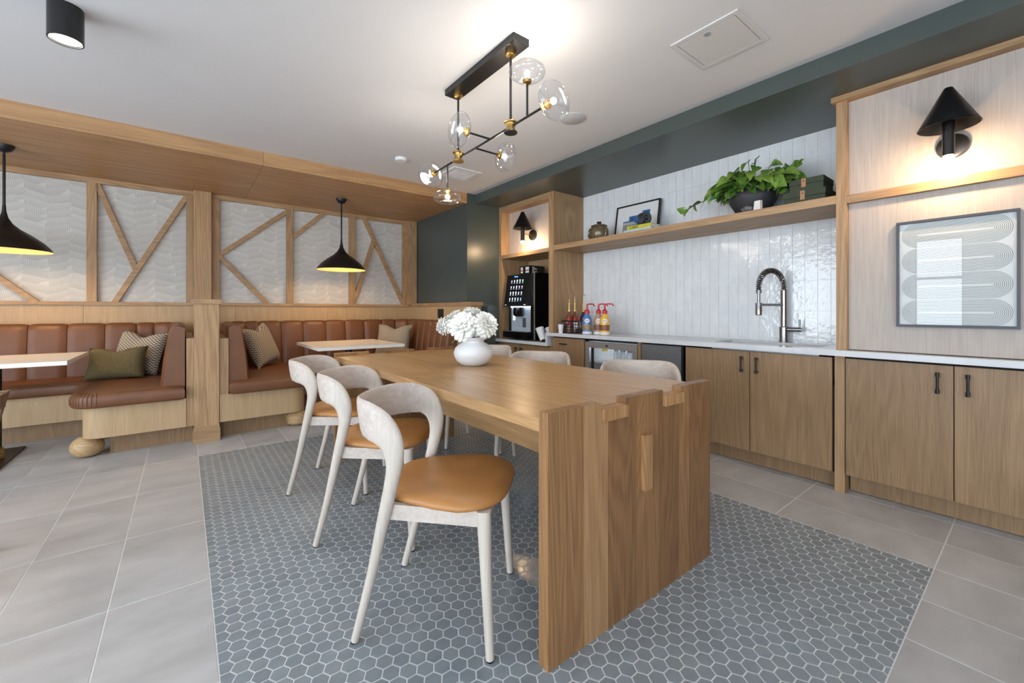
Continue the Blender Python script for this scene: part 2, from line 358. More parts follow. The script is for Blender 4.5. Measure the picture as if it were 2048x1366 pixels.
# ------------------------------------------------------------------ shell
struct('ceiling', B(X0 - .2, 3.75, Y0 - .2, 5.9, 2.5, 2.62), M['ceiling'])
beam = struct('trim_1', B(2.77, 3.74, Y0, 4.25, 2.391, 2.5), M['green'])
niche = struct('wall_niche', B(2.655, 3.75, 4.25, 5.9, 0, 2.5), M['green'])
def wall_with(name, axis, at, wins, lo, hi):
    mb = MB(); prev = lo; t = .16
    def bx(a, b, z0, z1):
        if axis == 'x': mb.box(at - t, at, a, b, z0, z1)
        else: mb.box(a, b, at - t, at, z0, z1)
    for a, b in wins: bx(prev, a, 0, 2.5); bx(a, b, 0, WZ[0]); bx(a, b, WZ[1], 2.5); prev = b
    bx(prev, hi, 0, 2.5)
    return struct(name, mb, M['plain'])
wall_with('wall_left', 'x', X0, WIN_L, Y0, 5.9)
wall_with('wall_rear', 'y', Y0, WIN_R, X0, 3.75)
n = 0
for ax, at, wins in (('x', X0, WIN_L), ('y', Y0, WIN_R)):
    for a, b in wins:
        n += 1; mb = MB(); k = max(1, round((b - a) / 1.1))
        def bx(p, q, z0, z1, d0=-.10, d1=-.05):
            if ax == 'x': mb.box(at + d0, at + d1, p, q, z0, z1)
            else: mb.box(p, q, at + d0, at + d1, z0, z1)
        bx(a, b, WZ[0], WZ[0] + .05); bx(a, b, WZ[1] - .05, WZ[1]); bx(a, b, 1.62, 1.66)
        for i in range(k + 1):
            x = a + (b - a) * i / k; bx(max(a, x - .025), min(b, x + .025), WZ[0], WZ[1])
        struct('window_%d' % n, mb, M['frame'])
wall_r = struct('wall_right', B(3.6, 3.75, Y0, 4.25, 0, 2.391), M['grout'])
me_cache = {}
for i in range(-6, 28):
    for j in range(-1, 9):
        ya, yb = 1.169 + i * .0787, 1.169 + (i + 1) * .0787; za, zb = .875 + (j - 1) * .222, .875 + j * .222
        ya, yb, za, zb = max(ya, .786), min(yb, 3.261), max(za, .862), min(zb, 2.391)
        if yb - ya < .012 or zb - za < .012: continue
        if za > 1.74 and zb < 1.81: continue
        key = (round(yb - ya, 4), round(zb - za, 4))
        if key not in me_cache:
            w, h = key; me = mesh_of(B(-.0035, 0, -w / 2 + .0009, w / 2 - .0009, -h / 2 + .0009, h / 2 - .0009), .0012); me.materials.append(M['glaze']); me_cache[key] = me
        o = place('wall_tile', me_cache[key], (3.6 + random.uniform(-.0006, .0004), (ya + yb) / 2, (za + zb) / 2), wall_r)
        o.rotation_euler = (0, random.uniform(-.004, .004), random.uniform(-.006, .006))

# back wall of the booths: wallpaper, wainscot and timber lattice
BY = 5.70
wall_b = struct('wall_back', B(X0, 2.655, BY + .002, 5.9, 0, 2.5), M['plain'])
for a, b in ((-3.4, -1.735), (-1.735, -.735), (-.664, .016), (.309, .974), (1.043, 1.711), (1.788, 2.455)):
    obj('wallpaper_panel', B(a - .02, b + .02, BY - .004, BY + .002, 1.17, 2.35), M['paper'], wall_b)
xs = [-3.49, -3.2, -1.98, -.76, .46, 1.68, 2.60]
for a, b in zip(xs, xs[1:]): obj('wainscot_panel', B(a + .001, b - .001, BY - .02, BY + .002, 0, 1.157), M['wain'], wall_b)
obj('chair_rail', B(-3.49, 2.60, BY - .045, BY + .002, 1.154, 1.185), M['oakx'], wall_b, bevel=.003)
obj('head_rail', B(-3.49, 2.60, BY - .045, BY + .002, 2.330, 2.38), M['oakx'], wall_b, bevel=.003)
for a, b in ((-1.805, -1.735), (-.735, -.664), (.016, .076), (.234, .309), (.974, 1.043), (1.711, 1.788), (2.455, 2.516)):
    obj('stile', B(a, b, BY - .05, BY + .002, 1.186, 2.329), M['oakz'], wall_b, bevel=.003)
obj('corner_post', B(2.518, 2.645, BY - .10, BY + .002, 1.186, 2.379), M['oakz'], wall_b, bevel=.003)
obj('pilaster', B(.078, .232, BY - .12, BY + .002, 0, 2.379), M['oakz'], wall_b, bevel=.003)
NB = [0]
def brace(x0, z0, x1, z1, w=.046):
    NB[0] += 1; dp_ = .040 + .004 * (NB[0] % 3)
    L = math.hypot(x1 - x0, z1 - z0); a = math.atan2(z1 - z0, x1 - x0)
    mb = MB().mbox(Matrix.Translation(((x0 + x1) / 2, BY - dp_ / 2, (z0 + z1) / 2)) @ Matrix.Rotation(-a, 4, 'Y'), L, dp_, w)
    obj('brace', mb, M['oakx'], wall_b, bevel=.003)
for q in ((.980, 2.300, .300, 1.712), (.300, 1.705, .772, 1.175), (1.402, 2.345, 1.040, 1.990), (1.913, 2.335, 2.460, 1.205), (2.038, 2.05, 1.786, 1.250),
          (-.668, 2.335, -.375, 1.485), (.020, 2.320, -.540, 1.180), (-1.735, 1.83, -1.060, 1.172), (-1.745, 1.95, -2.6, 2.33)): brace(*q)
sof = struct('trim_2', B(X0, 2.654, 4.28, 5.9, 2.40, 2.5), M['gap'])
for a, b in ((X0, -1.9), (-1.9, .55), (.55, 2.654)):
    obj('soffit_board', B(a + .001, b - .001, 4.255, BY + .0, 2.38, 2.402), M['soffit'], sof)
    obj('fascia_board', B(a + .001, b - .001, 4.255, 4.279, 2.403, 2.5), M['soffit'], sof)

# half wall at the right end of the booths
hw = thing('half_wall', 'oak half wall with a flat cap between the booth and the green wall', 'half wall', (2.62, 4.9, 0))
obj('panel', B(2.585, 2.654, 4.06, 5.68, 0, 1.157), M['wain'], hw)
obj('end_post', B(2.578, 2.70, 4.03, 4.058, 0, 1.157), M['oakz'], hw, bevel=.002)
obj('outer_panel', B(2.656, 2.695, 4.06, 4.248, 0, 1.157), M['wain'], hw)
obj('cap', MB().box(2.56, 2.72, 4.01, 4.249, 1.158, 1.198).box(2.56, 2.654, 4.249, 5.59, 1.158, 1.198), M['oaky'], hw)
tag(obj('wall_outlet', B(2.578, 2.586, 4.70, 4.845, 1.005, 1.12), M['blackw'], bevel=.002), 'black outlet plate set in the pale oak half wall', 'outlet')
tag(obj('wall_switch', B(2.875, 2.945, 4.242, 4.2505, 1.03, 1.15), M['blackw'], bevel=.002), 'black switch plate on the dark green wall beside the coffee niche', 'switch')

# newel post between the booths
nw = thing('newel_post', 'square oak newel post with capped top between the two booths', 'post', (.149, 4.405, 0))
obj('shaft', B(.064, .233, 4.32, 4.49, .0, 1.155), M['oakz'], nw, bevel=.003)
obj('cap', B(.046, .251, 4.302, 4.508, 1.155, 1.193), M['oakx'], nw, bevel=.004)
obj('base', MB().box(.056, .241, 4.312, 4.498, 0, .11).box(.060, .237, 4.316, 4.494, .11, .135), M['oakx'], nw, bevel=.003)

# ------------------------------------------------------------------ banquettes
def arc(c, r, a0, a1, n=8): return [(c[0] + r * math.cos(R(a0 + (a1 - a0) * i / n)), c[1] + r * math.sin(R(a0 + (a1 - a0) * i / n))) for i in range(n + 1)]
def densify(path, step):
    out = []
    for p, q in zip(path, path[1:]):
        L = math.dist(p, q); k = max(1, int(L / step))
        out += [(p[0] + (q[0] - p[0]) * i / k, p[1] + (q[1] - p[1]) * i / k) for i in range(k)]
    return out + [path[-1]]
def offset_poly(poly, d):
    """inset of a counter-clockwise polygon by d"""
    n = len(poly); out = []
    for i in range(n):
        p0, p, p1 = Vector(poly[i - 1]), Vector(poly[i]), Vector(poly[(i + 1) % n])
        e0 = (p - p0).normalized(); e1 = (p1 - p).normalized()
        nn = Vector((-e0.y - e1.y, e0.x + e1.x)); L = nn.length
        if L < 1e-6: nn = Vector((-e0.y, e0.x)); k = 1
        else: nn /= L; k = 1 / max(.4, nn.dot(Vector((-e0.y, e0.x))))
        out.append((p.x + nn.x * d * k, p.y + nn.y * d * k))
    return out
def cushion(poly, z0, z1, r):
    rs = []
    for a in (-90, -45, 0): rs.append([(x, y, z0 + r * .6 + r * .6 * math.sin(R(a))) for x, y in offset_poly(poly, r * .6 * (1 - math.cos(R(a))))])
    for a in (0, 22, 45, 67, 90): rs.append([(x, y, z1 - r + r * math.sin(R(a))) for x, y in offset_poly(poly, r * (1 - math.cos(R(a))))])
    return MB().rings(rs)
def resample(path, d):
    acc = [0]
    for p, q in zip(path, path[1:]): acc.append(acc[-1] + math.dist(p, q))
    def at(s):
        s = min(max(s, 0), acc[-1] - 1e-6)
        for i in range(len(acc) - 1):
            if acc[i + 1] > s:
                t = (s - acc[i]) / (acc[i + 1] - acc[i]); p, q = path[i], path[i + 1]
                e = Vector((q[0] - p[0], q[1] - p[1])).normalized()
                return Vector((p[0] + t * (q[0] - p[0]), p[1] + t * (q[1] - p[1]))), e
    return acc[-1], at
def channels(path, side, parent, breaks):
    """upholstered back: one channel cushion for each stretch of the path; side = +1 if the seat lies left of the path"""
    tot, at = resample(path, .02)
    prof = [(0.0, .45), (.155, .45), (.158, .50), (.14, .70), (.105, .92), (.095, .955), (.07, .978), (.035, .980), (.0, .962)]
    for a, b in zip(breaks, breaks[1:]):
        k = 8; rs = []
        for i in range(k + 1):
            s = a + .002 + (b - a - .004) * i / k; p, e = at(s); nrm = Vector((-e.y, e.x)) * side
            u = abs(2 * i / k - 1); puff = 1 - .13 * u ** 7
            rs.append([(p.x + nrm.x * o * (puff if o > .05 else 1), p.y + nrm.y * o * (puff if o > .05 else 1), z - (.010 * u ** 7 if z > .9 else 0)) for o, z in prof])
        obj('back_channel', MB().rings(rs), M['leather'], parent, smooth=True, ang=50)

# left booth
Lb = thing('banquette', 'brown leather banquette with the round-cornered arm, holding the olive pillow', 'banquette', (-1.2, 5.0, 0))
xo = .005
poly = [(-3.2, 5.10)] + arc((-.80, 4.95), .15, 90, 0)[0:] + arc((-.51, 4.41), .15, 180, 270) + [(xo, 4.26), (xo, 5.66), (-3.2, 5.66)]
poly = [p for p in densify(poly + [poly[0]], .12)[:-1]]
sc_l = obj('seat_cushion', cushion(poly, .383, .492, .042), M['leather'], Lb, smooth=True, ang=60)
for k in range(11):
    a = R(178 + 9.4 * k); d = Vector((math.cos(a), math.sin(a), 0)); c = Vector((-.51, 4.41, 0)); z1_ = .492 - .042
    P = [c + d * (.15 - .012) + Vector((0, 0, .392)), c + d * .1505 + Vector((0, 0, .412))] + [c + d * (.1505 - .042 * (1 - math.cos(R(e)))) + Vector((0, 0, z1_ + .0425 * math.sin(R(e)))) for e in (0, 25, 50, 75, 90)]
    obj('pleat', MB().tube(P, .0032, 6), M['leather'], sc_l, smooth=True)
def plinth(polyp, parent, name, z0, z1, mat): obj(name, MB().prism(polyp, z0, z1), mat, parent, smooth=True, ang=30)
pl = [(-3.2, 5.17)] + arc((-.73, 5.02), .15, 90, 0) + arc((-.47, 4.46), .13, 180, 270) + [(.012, 4.33), (.012, 5.66), (-3.2, 5.66)]
plinth(pl, Lb, 'plinth', .15, .384, M['wain'])
tb = [(-3.2, 5.27), (-.45, 5.27), (-.45, 4.46), (.058, 4.46), (.058, 5.66), (-3.2, 5.66)]
plinth(tb, Lb, 'toe_base', 0, .151, M['doorw'])
obj('end_panel', B(.014, .063, 4.333, 5.6, .15, .872), M['oakz'], Lb, bevel=.002)
pb = [(-.575 + 0, 4.45)]
def ball(x, y, parent, r=.098):
    mb = MB().lathe([(.02, 0), (.05, .004), (.08, .025), (r, .07), (.094, .10), (.075, .13), (.045, .152)], (x, y, 0), 28)
    obj('ball_foot', mb, M['ballw'], parent, smooth=True)
ball(-.575, 4.465, Lb)
ball(-.575, 5.02, Lb, .09)
path = [(xo, 4.345)] + arc((xo - .24, 5.66 - .24), .24, 0, 90, 10) + [(-3.2, 5.66)]
acc0 = (5.42 - 4.345); ca = .24 * math.pi / 2
brk = [0, .36, .72, acc0, acc0 + ca / 2, acc0 + ca] 
s0 = brk[-1]; x = xo - .24
seams = [-.374, -.598, -.849, -1.093] + [-1.093 - .245 * k for k in range(1, 9)]
for sx in seams: brk.append(s0 + (x - sx))
channels(path, 1, Lb, brk)

# right booth
Rb = thing('banquette', 'curved brown leather banquette with channelled back beside the dark green wall', 'banquette', (1.4, 5.0, 0))
xl, xr = .303, 2.575
poly = [(xl, 4.26)] + arc((.80, 4.41), .15, 270, 360) + arc((1.10, 4.95), .15, 180, 90) + arc((1.80, 4.95), .15, 90, 0) + arc((2.10, 4.41), .15, 180, 270) + [(xr, 4.26), (xr, 5.66), (xl, 5.66)]
poly = densify(poly + [poly[0]], .12)[:-1]
obj('seat_cushion', cushion(poly, .383, .492, .042), M['leather'], Rb, smooth=True, ang=60)
pl = [(.238, 4.33)] + arc((.79, 4.46), .13, 270, 360) + arc((1.07, 5.02), .15, 180, 90) + arc((1.85, 5.02), .15, 90, 0) + arc((2.13, 4.46), .13, 180, 270) + [(xr, 4.33), (xr, 5.66), (.238, 5.66)]
plinth(pl, Rb, 'plinth', .15, .384, M['wain'])
tb = [(.24, 4.46), (.79, 4.46), (.79, 5.27), (2.13, 5.27), (2.13, 4.46), (xr, 4.46), (xr, 5.66), (.24, 5.66)]
plinth(tb, Rb, 'toe_base', 0, .151, M['doorw'])
obj('end_panel', B(.236, .300, 4.333, 5.56, .385, .862), M['oakz'], Rb, bevel=.002)
ball(.855, 4.455, Rb, .09); ball(2.06, 4.455, Rb, .09)
path = [(xl, 4.345), (xl, 5.66 - .24)] + arc((xl + .24, 5.66 - .24), .24, 180, 90, 10) + arc((xr - .34, 5.66 - .34), .34, 90, 0, 12) + [(xr, 4.36)]
s0 = 5.42 - 4.345; brk = [0, .36, .72, s0, s0 + ca / 2, s0 + ca]
for sx in (.675, .9, 1.138, 1.397, 1.635, 1.879, 2.124): brk.append(s0 + ca + sx - xl - .24)
s1 = s0 + ca + (xr - .34) - (xl + .24); cb = .34 * math.pi / 2
brk += [s1 + cb * f for f in (.18, .6, 1.0)] + [s1 + cb + k * .16 for k in range(1, 7)]
channels(path, -1, Rb, brk)

# pillows
def pillow(name, w, h, d, mat, loc, rotz, lean, roll, label, chop=.05):
    t = MB(); n = 14; top = []; 
    def pt(i, j, s):
        a, b = i / n * 2 - 1, j / n * 2 - 1
        sa = 1 - .10 * (1 - abs(b) ** 2) ** 1 * (abs(a) > .999) 
        x = a * w / 2 * (1 - .07 * (1 - b * b)); z = b * h / 2 * (1 - .07 * (1 - a * a))
        if b > 0: z -= chop * math.exp(-(a / .35) ** 2) * b ** 3
        th = d / 2 * ((1 - a ** 4) * (1 - b ** 4)) ** .55 * (1 - (.5 * math.exp(-(a / .3) ** 2) * max(0, b) ** 1.5))
        return Vector((x, s * th, z))
    vs = []; idx = {}
    for s in (1, -1):
        for i in range(n + 1):
            for j in range(n + 1):
                edge = i in (0, n) or j in (0, n)
                if edge and s == -1: idx[(i, j, s)] = idx[(i, j, 1)]; continue
                idx[(i, j, s)] = len(vs); vs.append(pt(i, j, s))
    fs = [tuple(idx[q] for q in ((i, j, s), (i + 1, j, s), (i + 1, j + 1, s), (i, j + 1, s))) for s in (1, -1) for i in range(n) for j in range(n)]
    t.add(vs, fs)
    me = mesh_of(t, 0, True, ang=80); me.materials.append(mat)
    o = bpy.data.objects.new(name, me); col.objects.link(o)
    Mx = Matrix.Rotation(rotz, 4, 'Z') @ Matrix.Rotation(lean, 4, 'X') @ Matrix.Rotation(roll, 4, 'Y')
    low = min((Mx @ v.co).z for v in me.vertices)
    o.matrix_world = Matrix.Translation((loc[0], loc[1], loc[2] - low)) @ Mx
    return tag(o, label, 'pillow')
pillow('throw_pillow', .42, .42, .15, M['knit'], (-.335, 5.34, .488), R(-30), R(-20), R(4), 'cream and brown knit pillow behind the olive lumbar pillow', .05)
pillow('lumbar_pillow', .43, .30, .15, M['olive'], (-.475, 5.14, .488), R(-18), R(-24), R(-2), 'olive green boucle lumbar pillow on the brown banquette', .04)
pillow('throw_pillow', .45, .45, .15, M['knit'], (.66, 5.26, .488), R(52), R(-20), R(-8), 'cream and brown knit pillow leaning in the corner next to the newel post', .06)
pillow('throw_pillow', .45, .45, .15, M['knit'], (2.16, 5.27, .488), R(-38), R(-20), R(2), 'cream and brown knit pillow in the corner by the dark green wall', .05)

# bistro tables in the booths
def bistro(x0, x1, y0, y1, cx, cy, label):
    t = thing('bistro_table', label, 'table', (cx, cy, 0))
    obj('tabletop', B(x0, x1, y0, y1, .712, .742), M['white'], t, bevel=.012, seg=3, smooth=True)
    obj('column', MB().lathe([(.034, .012), (.034, .69)], (cx, cy, 0), 20), M['black'], t, smooth=True)
    obj('collar', MB().lathe([(.046, .012), (.046, .09), (.038, .10)], (cx, cy, 0), 20), M['brass'], t, smooth=True)
    obj('top_plate', B(cx - .16, cx + .16, cy - .16, cy + .16, .688, .713), M['black'], t, bevel=.003)
    mb = B(cx - .085, cx + .085, cy - .33, cy + .33, .001, .014)
    obj('base', mb, M['black'], t, bevel=.003)
bistro(-1.52, -.655, 4.29, 5.13, -1.085, 4.72, 'white topped bistro table in the booth with the olive pillow')
bistro(1.0, 1.87, 4.26, 5.22, 1.435, 4.75, 'white topped bistro table in the booth beside the dark green wall')

# brown wooden chair at the edge of the room
t = thing('wooden_chair', 'brown wooden chair with slanted back post in front of the bistro table', 'chair', (-.85, 2.9, 0))
for y in (2.53, 2.95):
    a = Vector((-.66, y, .73)); b = Vector((-.72, y, .44)); c = Vector((-.70, y, 0))
    obj('leg', MB().rings([[(p.x - w, y - .02, p.z), (p.x + w, y - .02, p.z), (p.x + w, y + .02, p.z), (p.x - w, y + .02, p.z)] for p, w in ((c, .016), (b, .022), (a, .024))]), M['darkw'], t, bevel=.003)
    obj('leg', MB().tube([(-1.08, y, 0), (-1.08, y, .44)], [.014, .02], 10), M['darkw'], t, smooth=True)
obj('back_rail', B(-.685, -.642, 2.545, 2.935, .66, .722), M['darkw'], t, bevel=.004)
obj('back_slat', B(-.70, -.665, 2.545, 2.935, .53, .60), M['darkw'], t, bevel=.004)
obj('seat', B(-1.13, -.69, 2.51, 2.97, .44, .475), M['darkw'], t, bevel=.01, seg=2)

# ------------------------------------------------------------------ communal table
TX0, TX1, TY0, TY1 = .868, 1.862, .93, 3.235
PT = .042; ZS0, ZS1, ZP = .722, .764, .786
ct = thing('communal_table', 'long oak communal table with crenellated plank ends under the chandelier', 'table', ((TX0 + TX1) / 2, (TY0 + TY1) / 2, 0))
bx_ = [.868, 1.027, 1.151, 1.316, 1.37, 1.455, 1.603, 1.683, 1.862]
notch = [(1.115, 1.248), (1.487, 1.620)]
for ya, yb in ((TY0, TY0 + PT), (TY1 - PT, TY1)):
    for a, b in zip(bx_, bx_[1:]):
        # a board's head follows the crenels cut across the boards
        cuts = [a, b] + [c for nn in notch for c in nn if a < c < b]; cuts.sort(); mb = MB()
        prof = [(a, 0), (b, 0)]
        up = []
        for p, q in zip(cuts, cuts[1:]):
            zt = ZS0 if any(n0 - 1e-4 <= p and q <= n1 + 1e-4 for n0, n1 in notch) else ZP
            up += [(p, zt), (q, zt)]
        pts = prof + up[::-1]; clean = []
        for q in pts:
            if not clean or math.dist(q, clean[-1]) > 1e-5: clean.append(q)
        g2 = .0003
        mb.rings([[(min(max(px, a + g2), b - g2), y, pz) for px, pz in clean] for y in (ya, yb)])
        obj('end_board', mb, M['board' + '10211212'[bx_.index(a)]], ct, bevel=.0008)
# top: three planks, tongued through the notches
tj = [TX0, 1.19, 1.545, TX1]
for a, b in zip(tj, tj[1:]):
    mb = B(a + .0014, b - .0014, TY0 + PT, TY1 - PT, ZS0, ZS1)
    obj('top_plank', mb, M['top'], ct, bevel=.0015)
for n0, n1 in notch:
    for ya, yb in ((TY0 - .014, TY0 + PT), (TY1 - PT, TY1 + .014)):
        obj('tenon', B(n0 + .0008, n1 - .0008, ya, yb, ZS0 + .0008, ZS1), M['endg'], ct, bevel=.0015)
obj('stretcher', B(1.345, 1.387, TY0 + PT, TY1 - PT, .415, ZS0), M['top'], ct, bevel=.002)
for ya, yb in ((TY0 - .018, TY0), (TY1, TY1 + .018)):
    obj('key', B(1.343, 1.389, ya, yb, .43, .635), M['endg'], ct, bevel=.002)

# ------------------------------------------------------------------ chairs
def catmull(P, k=6):
    out = []
    for i in range(len(P) - 1):
        p0, p1, p2, p3 = P[max(i - 1, 0)], P[i], P[i + 1], P[min(i + 2, len(P) - 1)]
        for j in range(k):
            t = j / k; out.append(tuple(.5 * (2 * b + (c - a) * t + (2 * a - 5 * b + 4 * c - d) * t * t + (3 * b - a - 3 * c + d) * t ** 3) for a, b, c, d in zip(p0, p1, p2, p3)))
    return out + [tuple(P[-1])]
def sweep(rows, n=14, cap=True, lo=0, hi=None):
    """rows: (x,y,z, half height, half thickness, ref dir x, ref dir z, squareness)"""
    P = [Vector(r[:3]) for r in rows]; rs = []
    for i, r in enumerate(rows):
        t = (P[min(i + 1, len(P) - 1)] - P[max(i - 1, 0)]).normalized()
        ref = Vector((r[5], 0, r[6])); a = (ref - ref.dot(t) * t).normalized(); b = t.cross(a)
        ring = []
        for j in range(n):
            c, s = math.cos(2 * math.pi * j / n), math.sin(2 * math.pi * j / n); e = r[7]
            ring.append(P[i] + r[3] * math.copysign(abs(c) ** e, c) * a + r[4] * math.copysign(abs(s) ** e, s) * b)
        rs.append(ring)
    return MB().rings(rs[lo:hi], cap)
def make_chair():
    t = thing('dining_chair', '', 'chair')
    # half of the frame: rear foot up to the middle of the back
    K = [(-.232, .210, .006, .0135, .0135, 1, 0, 1), (-.175, .210, .22, .0165, .0165, 1, 0, 1), (-.130, .211, .42, .021, .0195, 1, 0, 1), (-.104, .213, .53, .024, .019, 1, .05, 1),
         (-.092, .215, .60, .029, .018, 1, .2, .9), (-.100, .2155, .662, .041, .0165, .8, .6, .85), (-.135, .212, .708, .055, .015, .4, .9, .8), (-.185, .193, .728, .0625, .0135, .08, 1, .75),
         (-.238, .148, .733, .064, .0125, -.12, 1, .7), (-.272, .080, .733, .063, .0125, -.18, 1, .7), (-.284, 0, .732, .062, .0125, -.20, 1, .7)]
    half = catmull(K, 5)
    cut = 5 * 6 + 2                       # the finger joint where the leg meets the curved back
    for s in (1, -1):
        rows = [(r[0], r[1] * s) + r[2:] for r in half]
        lg = obj('leg', sweep(rows, hi=cut + 1), M['ash'], t, local=True, smooth=True, ang=60)
        obj('foot_pad', MB().lathe([(.010, 0), (.0125, .001), (.0125, .007)], (-.2335, .210 * s, 0), 12), M['blackw'], t, local=True)
    back = list(half) + [(r[0], -r[1]) + r[2:] for r in half[:-1][::-1]]
    obj('backrest', sweep(back, lo=cut, hi=len(back) - cut), M['ashx'], t, local=True, smooth=True, ang=60)
    for s in (1, -1):
        rows = catmull([(.226, .222 * s, .006, .0135, .0135, 1, 0, 1), (.212, .211 * s, .25, .018, .018, 1, 0, 1), (.205, .204 * s, .40, .022, .021, 1, 0, .8), (.203, .202 * s, .462, .0225, .0215, 1, 0, .6)], 4)
        obj('leg', sweep(rows), M['ash'], t, local=True, smooth=True, ang=60)
        obj('foot_pad', MB().lathe([(.010, 0), (.0125, .001), (.0125, .007)], (.2265, .2225 * s, 0), 12), M['blackw'], t, local=True)
        obj('seat_rail', MB().rings([[(-.125, .205 * s, .412), (-.125, .183 * s, .412), (-.125, .183 * s, .462), (-.125, .205 * s, .462)], [(.195, .213 * s, .412), (.195, .191 * s, .412), (.195, .191 * s, .462), (.195, .213 * s, .462)]]), M['ashx'], t, local=True, bevel=.004)
    obj('seat_rail', B(.192, .214, -.195, .195, .412, .462), M['ashx'], t, local=True, bevel=.004)
    obj('seat_rail', B(-.135, -.113, -.20, .20, .412, .462), M['ashx'], t, local=True, bevel=.004)
    # seat: rounded shield, wide in front
    pts = []
    for i in range(48):
        a = 2 * math.pi * i / 48; c, s = math.cos(a), math.sin(a); e = .46
        x = math.copysign(abs(c) ** e, c); y = math.copysign(abs(s) ** e, s)
        X = .040 + x * .215; w = .245 - .075 * max(0, (.10 - X) / .26) ** 1.2 - .03 * max(0, (X - .14) / .1)
        pts.append((X + .012 * (1 - y * y) * (1 if x > 0 else -1.6), y * w))
    rs = []
    for k, z in ((.018, .461), (.004, .466), (0, .474), (.004, .484), (.016, .492), (.05, .498), (.11, .499)):
        rs.append([(.04 + (x - .04) * (1 - k / .22), y * (1 - k / .23), z - (.004 * (k > .1))) for x, y in pts])
    obj('seat', MB().rings(rs), M['seat'], t, local=True, smooth=True, ang=70)
    return t
proto = make_chair()
spots = [((.758, 1.392), -46, 'near the end of the table', 'white washed chair pulled furthest out, its whole tan leather seat showing'),
         ((.795, 2.105), -40.5, '', 'white washed chair with tan seat, middle one on the banquette side of the table'),
         ((.800, 2.820), -35, '', 'white washed chair with tan seat next to the curved banquette arm'),
         ((1.985, 1.385), 217, '', 'white washed chair behind the table in front of the steel ice maker'),
         ((1.905, 2.165), 217, '', 'white washed chair behind the table in front of the drawer cabinet'),
         ((1.945, 2.885), 217, '', 'white washed chair mostly hidden behind the vase of flowers')]
for i, (p, a, _, lab) in enumerate(spots):
    c = proto if i == 0 else copy_tree(proto)
    c.location = (p[0], p[1], 0); c.rotation_euler = (0, 0, R(a)); c['label'] = lab; c['group'] = 'chairs around the communal table'

# ------------------------------------------------------------------ vase and flowers
VX, VY, VZ = 1.402, 2.172, ZS1
vp = [(.058, 0), (.075, .006), (.103, .028), (.119, .060), (.121, .080), (.112, .108), (.088, .130), (.066, .142), (.063, .150), (.075, .160), (.103, .171), (.105, .174), (.098, .174), (.070, .163), (.058, .150), (.058, .136), (.05, .10)]
obj('flower_vase', MB().lathe(vp, (VX, VY, VZ), 48), M['ceramic'], smooth=True, ang=50, label='round white ceramic vase holding white chrysanthemums on the table', cat='vase')
RT, FW = Vector((C_, -S_, 0)), Vector((S_, C_, 0))
def bloom(rt, fw, z, r, axis, label, leaf=False):
    c = Vector((VX, VY, 0)) + RT * rt + FW * fw + Vector((0, 0, z)); ax = Vector(axis).normalized()
    t = thing('chrysanthemum', label, 'flower', tuple(c), 0, 'white flowers in the vase')
    q = ax.to_track_quat('Z', 'Y').to_matrix().to_4x4(); mb = MB()
    rnd = random.Random(int(abs(rt) * 1000 + z * 991))
    for ring, (el, k, ln) in enumerate(((-38, 15, .98), (-18, 17, 1.0), (2, 17, .99), (20, 17, .96), (36, 15, .93), (52, 13, .88), (66, 10, .82), (79, 7, .76))):
        for i in range(k):
            az = 2 * math.pi * (i + rnd.uniform(-.25, .25)) / k + ring * .5; e = R(el + rnd.uniform(-7, 7)); L = r * ln * rnd.uniform(.9, 1.08)
            d = Vector((math.cos(az) * math.cos(e), math.sin(az) * math.cos(e), math.sin(e)))
            side = Vector((-math.sin(az), math.cos(az), 0)); nm = d.cross(side)
            w = r * .155; cup = r * .07; row = []
            for f, ww, lift in ((.30, .45, 0), (.62, .95, -.25), (.86, 1.0, 0), (1.0, .45, .9)):
                p = d * L * f - nm * cup * lift * 1.6
                row.append([p - side * w * ww - nm * cup, p, p + side * w * ww - nm * cup])
            vs = [q @ (v * 1) for rr in row for v in rr]
            mb.add(vs, [(a * 3 + b, a * 3 + b + 1, a * 3 + b + 4, a * 3 + b + 3) for a in range(3) for b in (0, 1)])
    mb.lathe([(.001, -r * .42), (r * .30, -r * .30), (r * .42, 0), (r * .30, r * .40), (.001, r * .48)], n=12, M=q.to_3x3())
    obj('petals', mb, M['petal'], t, local=True, smooth=True, ang=50)
    base = Vector((VX, VY, VZ + .12)) - c; p0 = -ax * r * .35
    obj('stem', MB().tube(catmull([tuple(p0), tuple(p0 - ax * r * .5 + Vector((0, 0, -.01))), tuple(base + Vector((0, 0, .06))), tuple(base)], 4), .0045, 8), M['stem'], t, local=True, smooth=True)
    if leaf:
        a = base + Vector((0, 0, .07)); b = Vector((VX, VY, .905)) - c - RT * .125 - FW * .05; mid = (a + b) / 2 + Vector((0, 0, .035))
        pts = catmull([tuple(a), tuple(mid), tuple(b)], 5); mb = MB(); vs = []
        for i, p in enumerate(pts):
            f = i / (len(pts) - 1); w = .022 * math.sin(math.pi * min(1, .12 + f * .9)) * (1 + .35 * (i % 2)); p = Vector(p)
            vs += [p - FW * w + Vector((0, 0, -.004)), p + Vector((0, 0, .002)), p + FW * w + Vector((0, 0, -.004))]
        n_ = len(pts)
        mb.add(vs + [v - Vector((0, 0, .0015)) for v in vs], [(i * 3 + b, i * 3 + b + 1, i * 3 + b + 4, i * 3 + b + 3) for i in range(n_ - 1) for b in (0, 1)] + [(n_ * 3 + i * 3 + b, n_ * 3 + i * 3 + b + 3, n_ * 3 + i * 3 + b + 4, n_ * 3 + i * 3 + b + 1) for i in range(n_ - 1) for b in (0, 1)])
        obj('leaf', mb, M['leafd'], t, local=True, smooth=True)
up = Vector((0, 0, 1))
bloom(-.056, -.055, 1.005, .092, -FW * .8 + up * .55 - RT * .15, 'large white chrysanthemum hanging over the front lip of the vase', True)
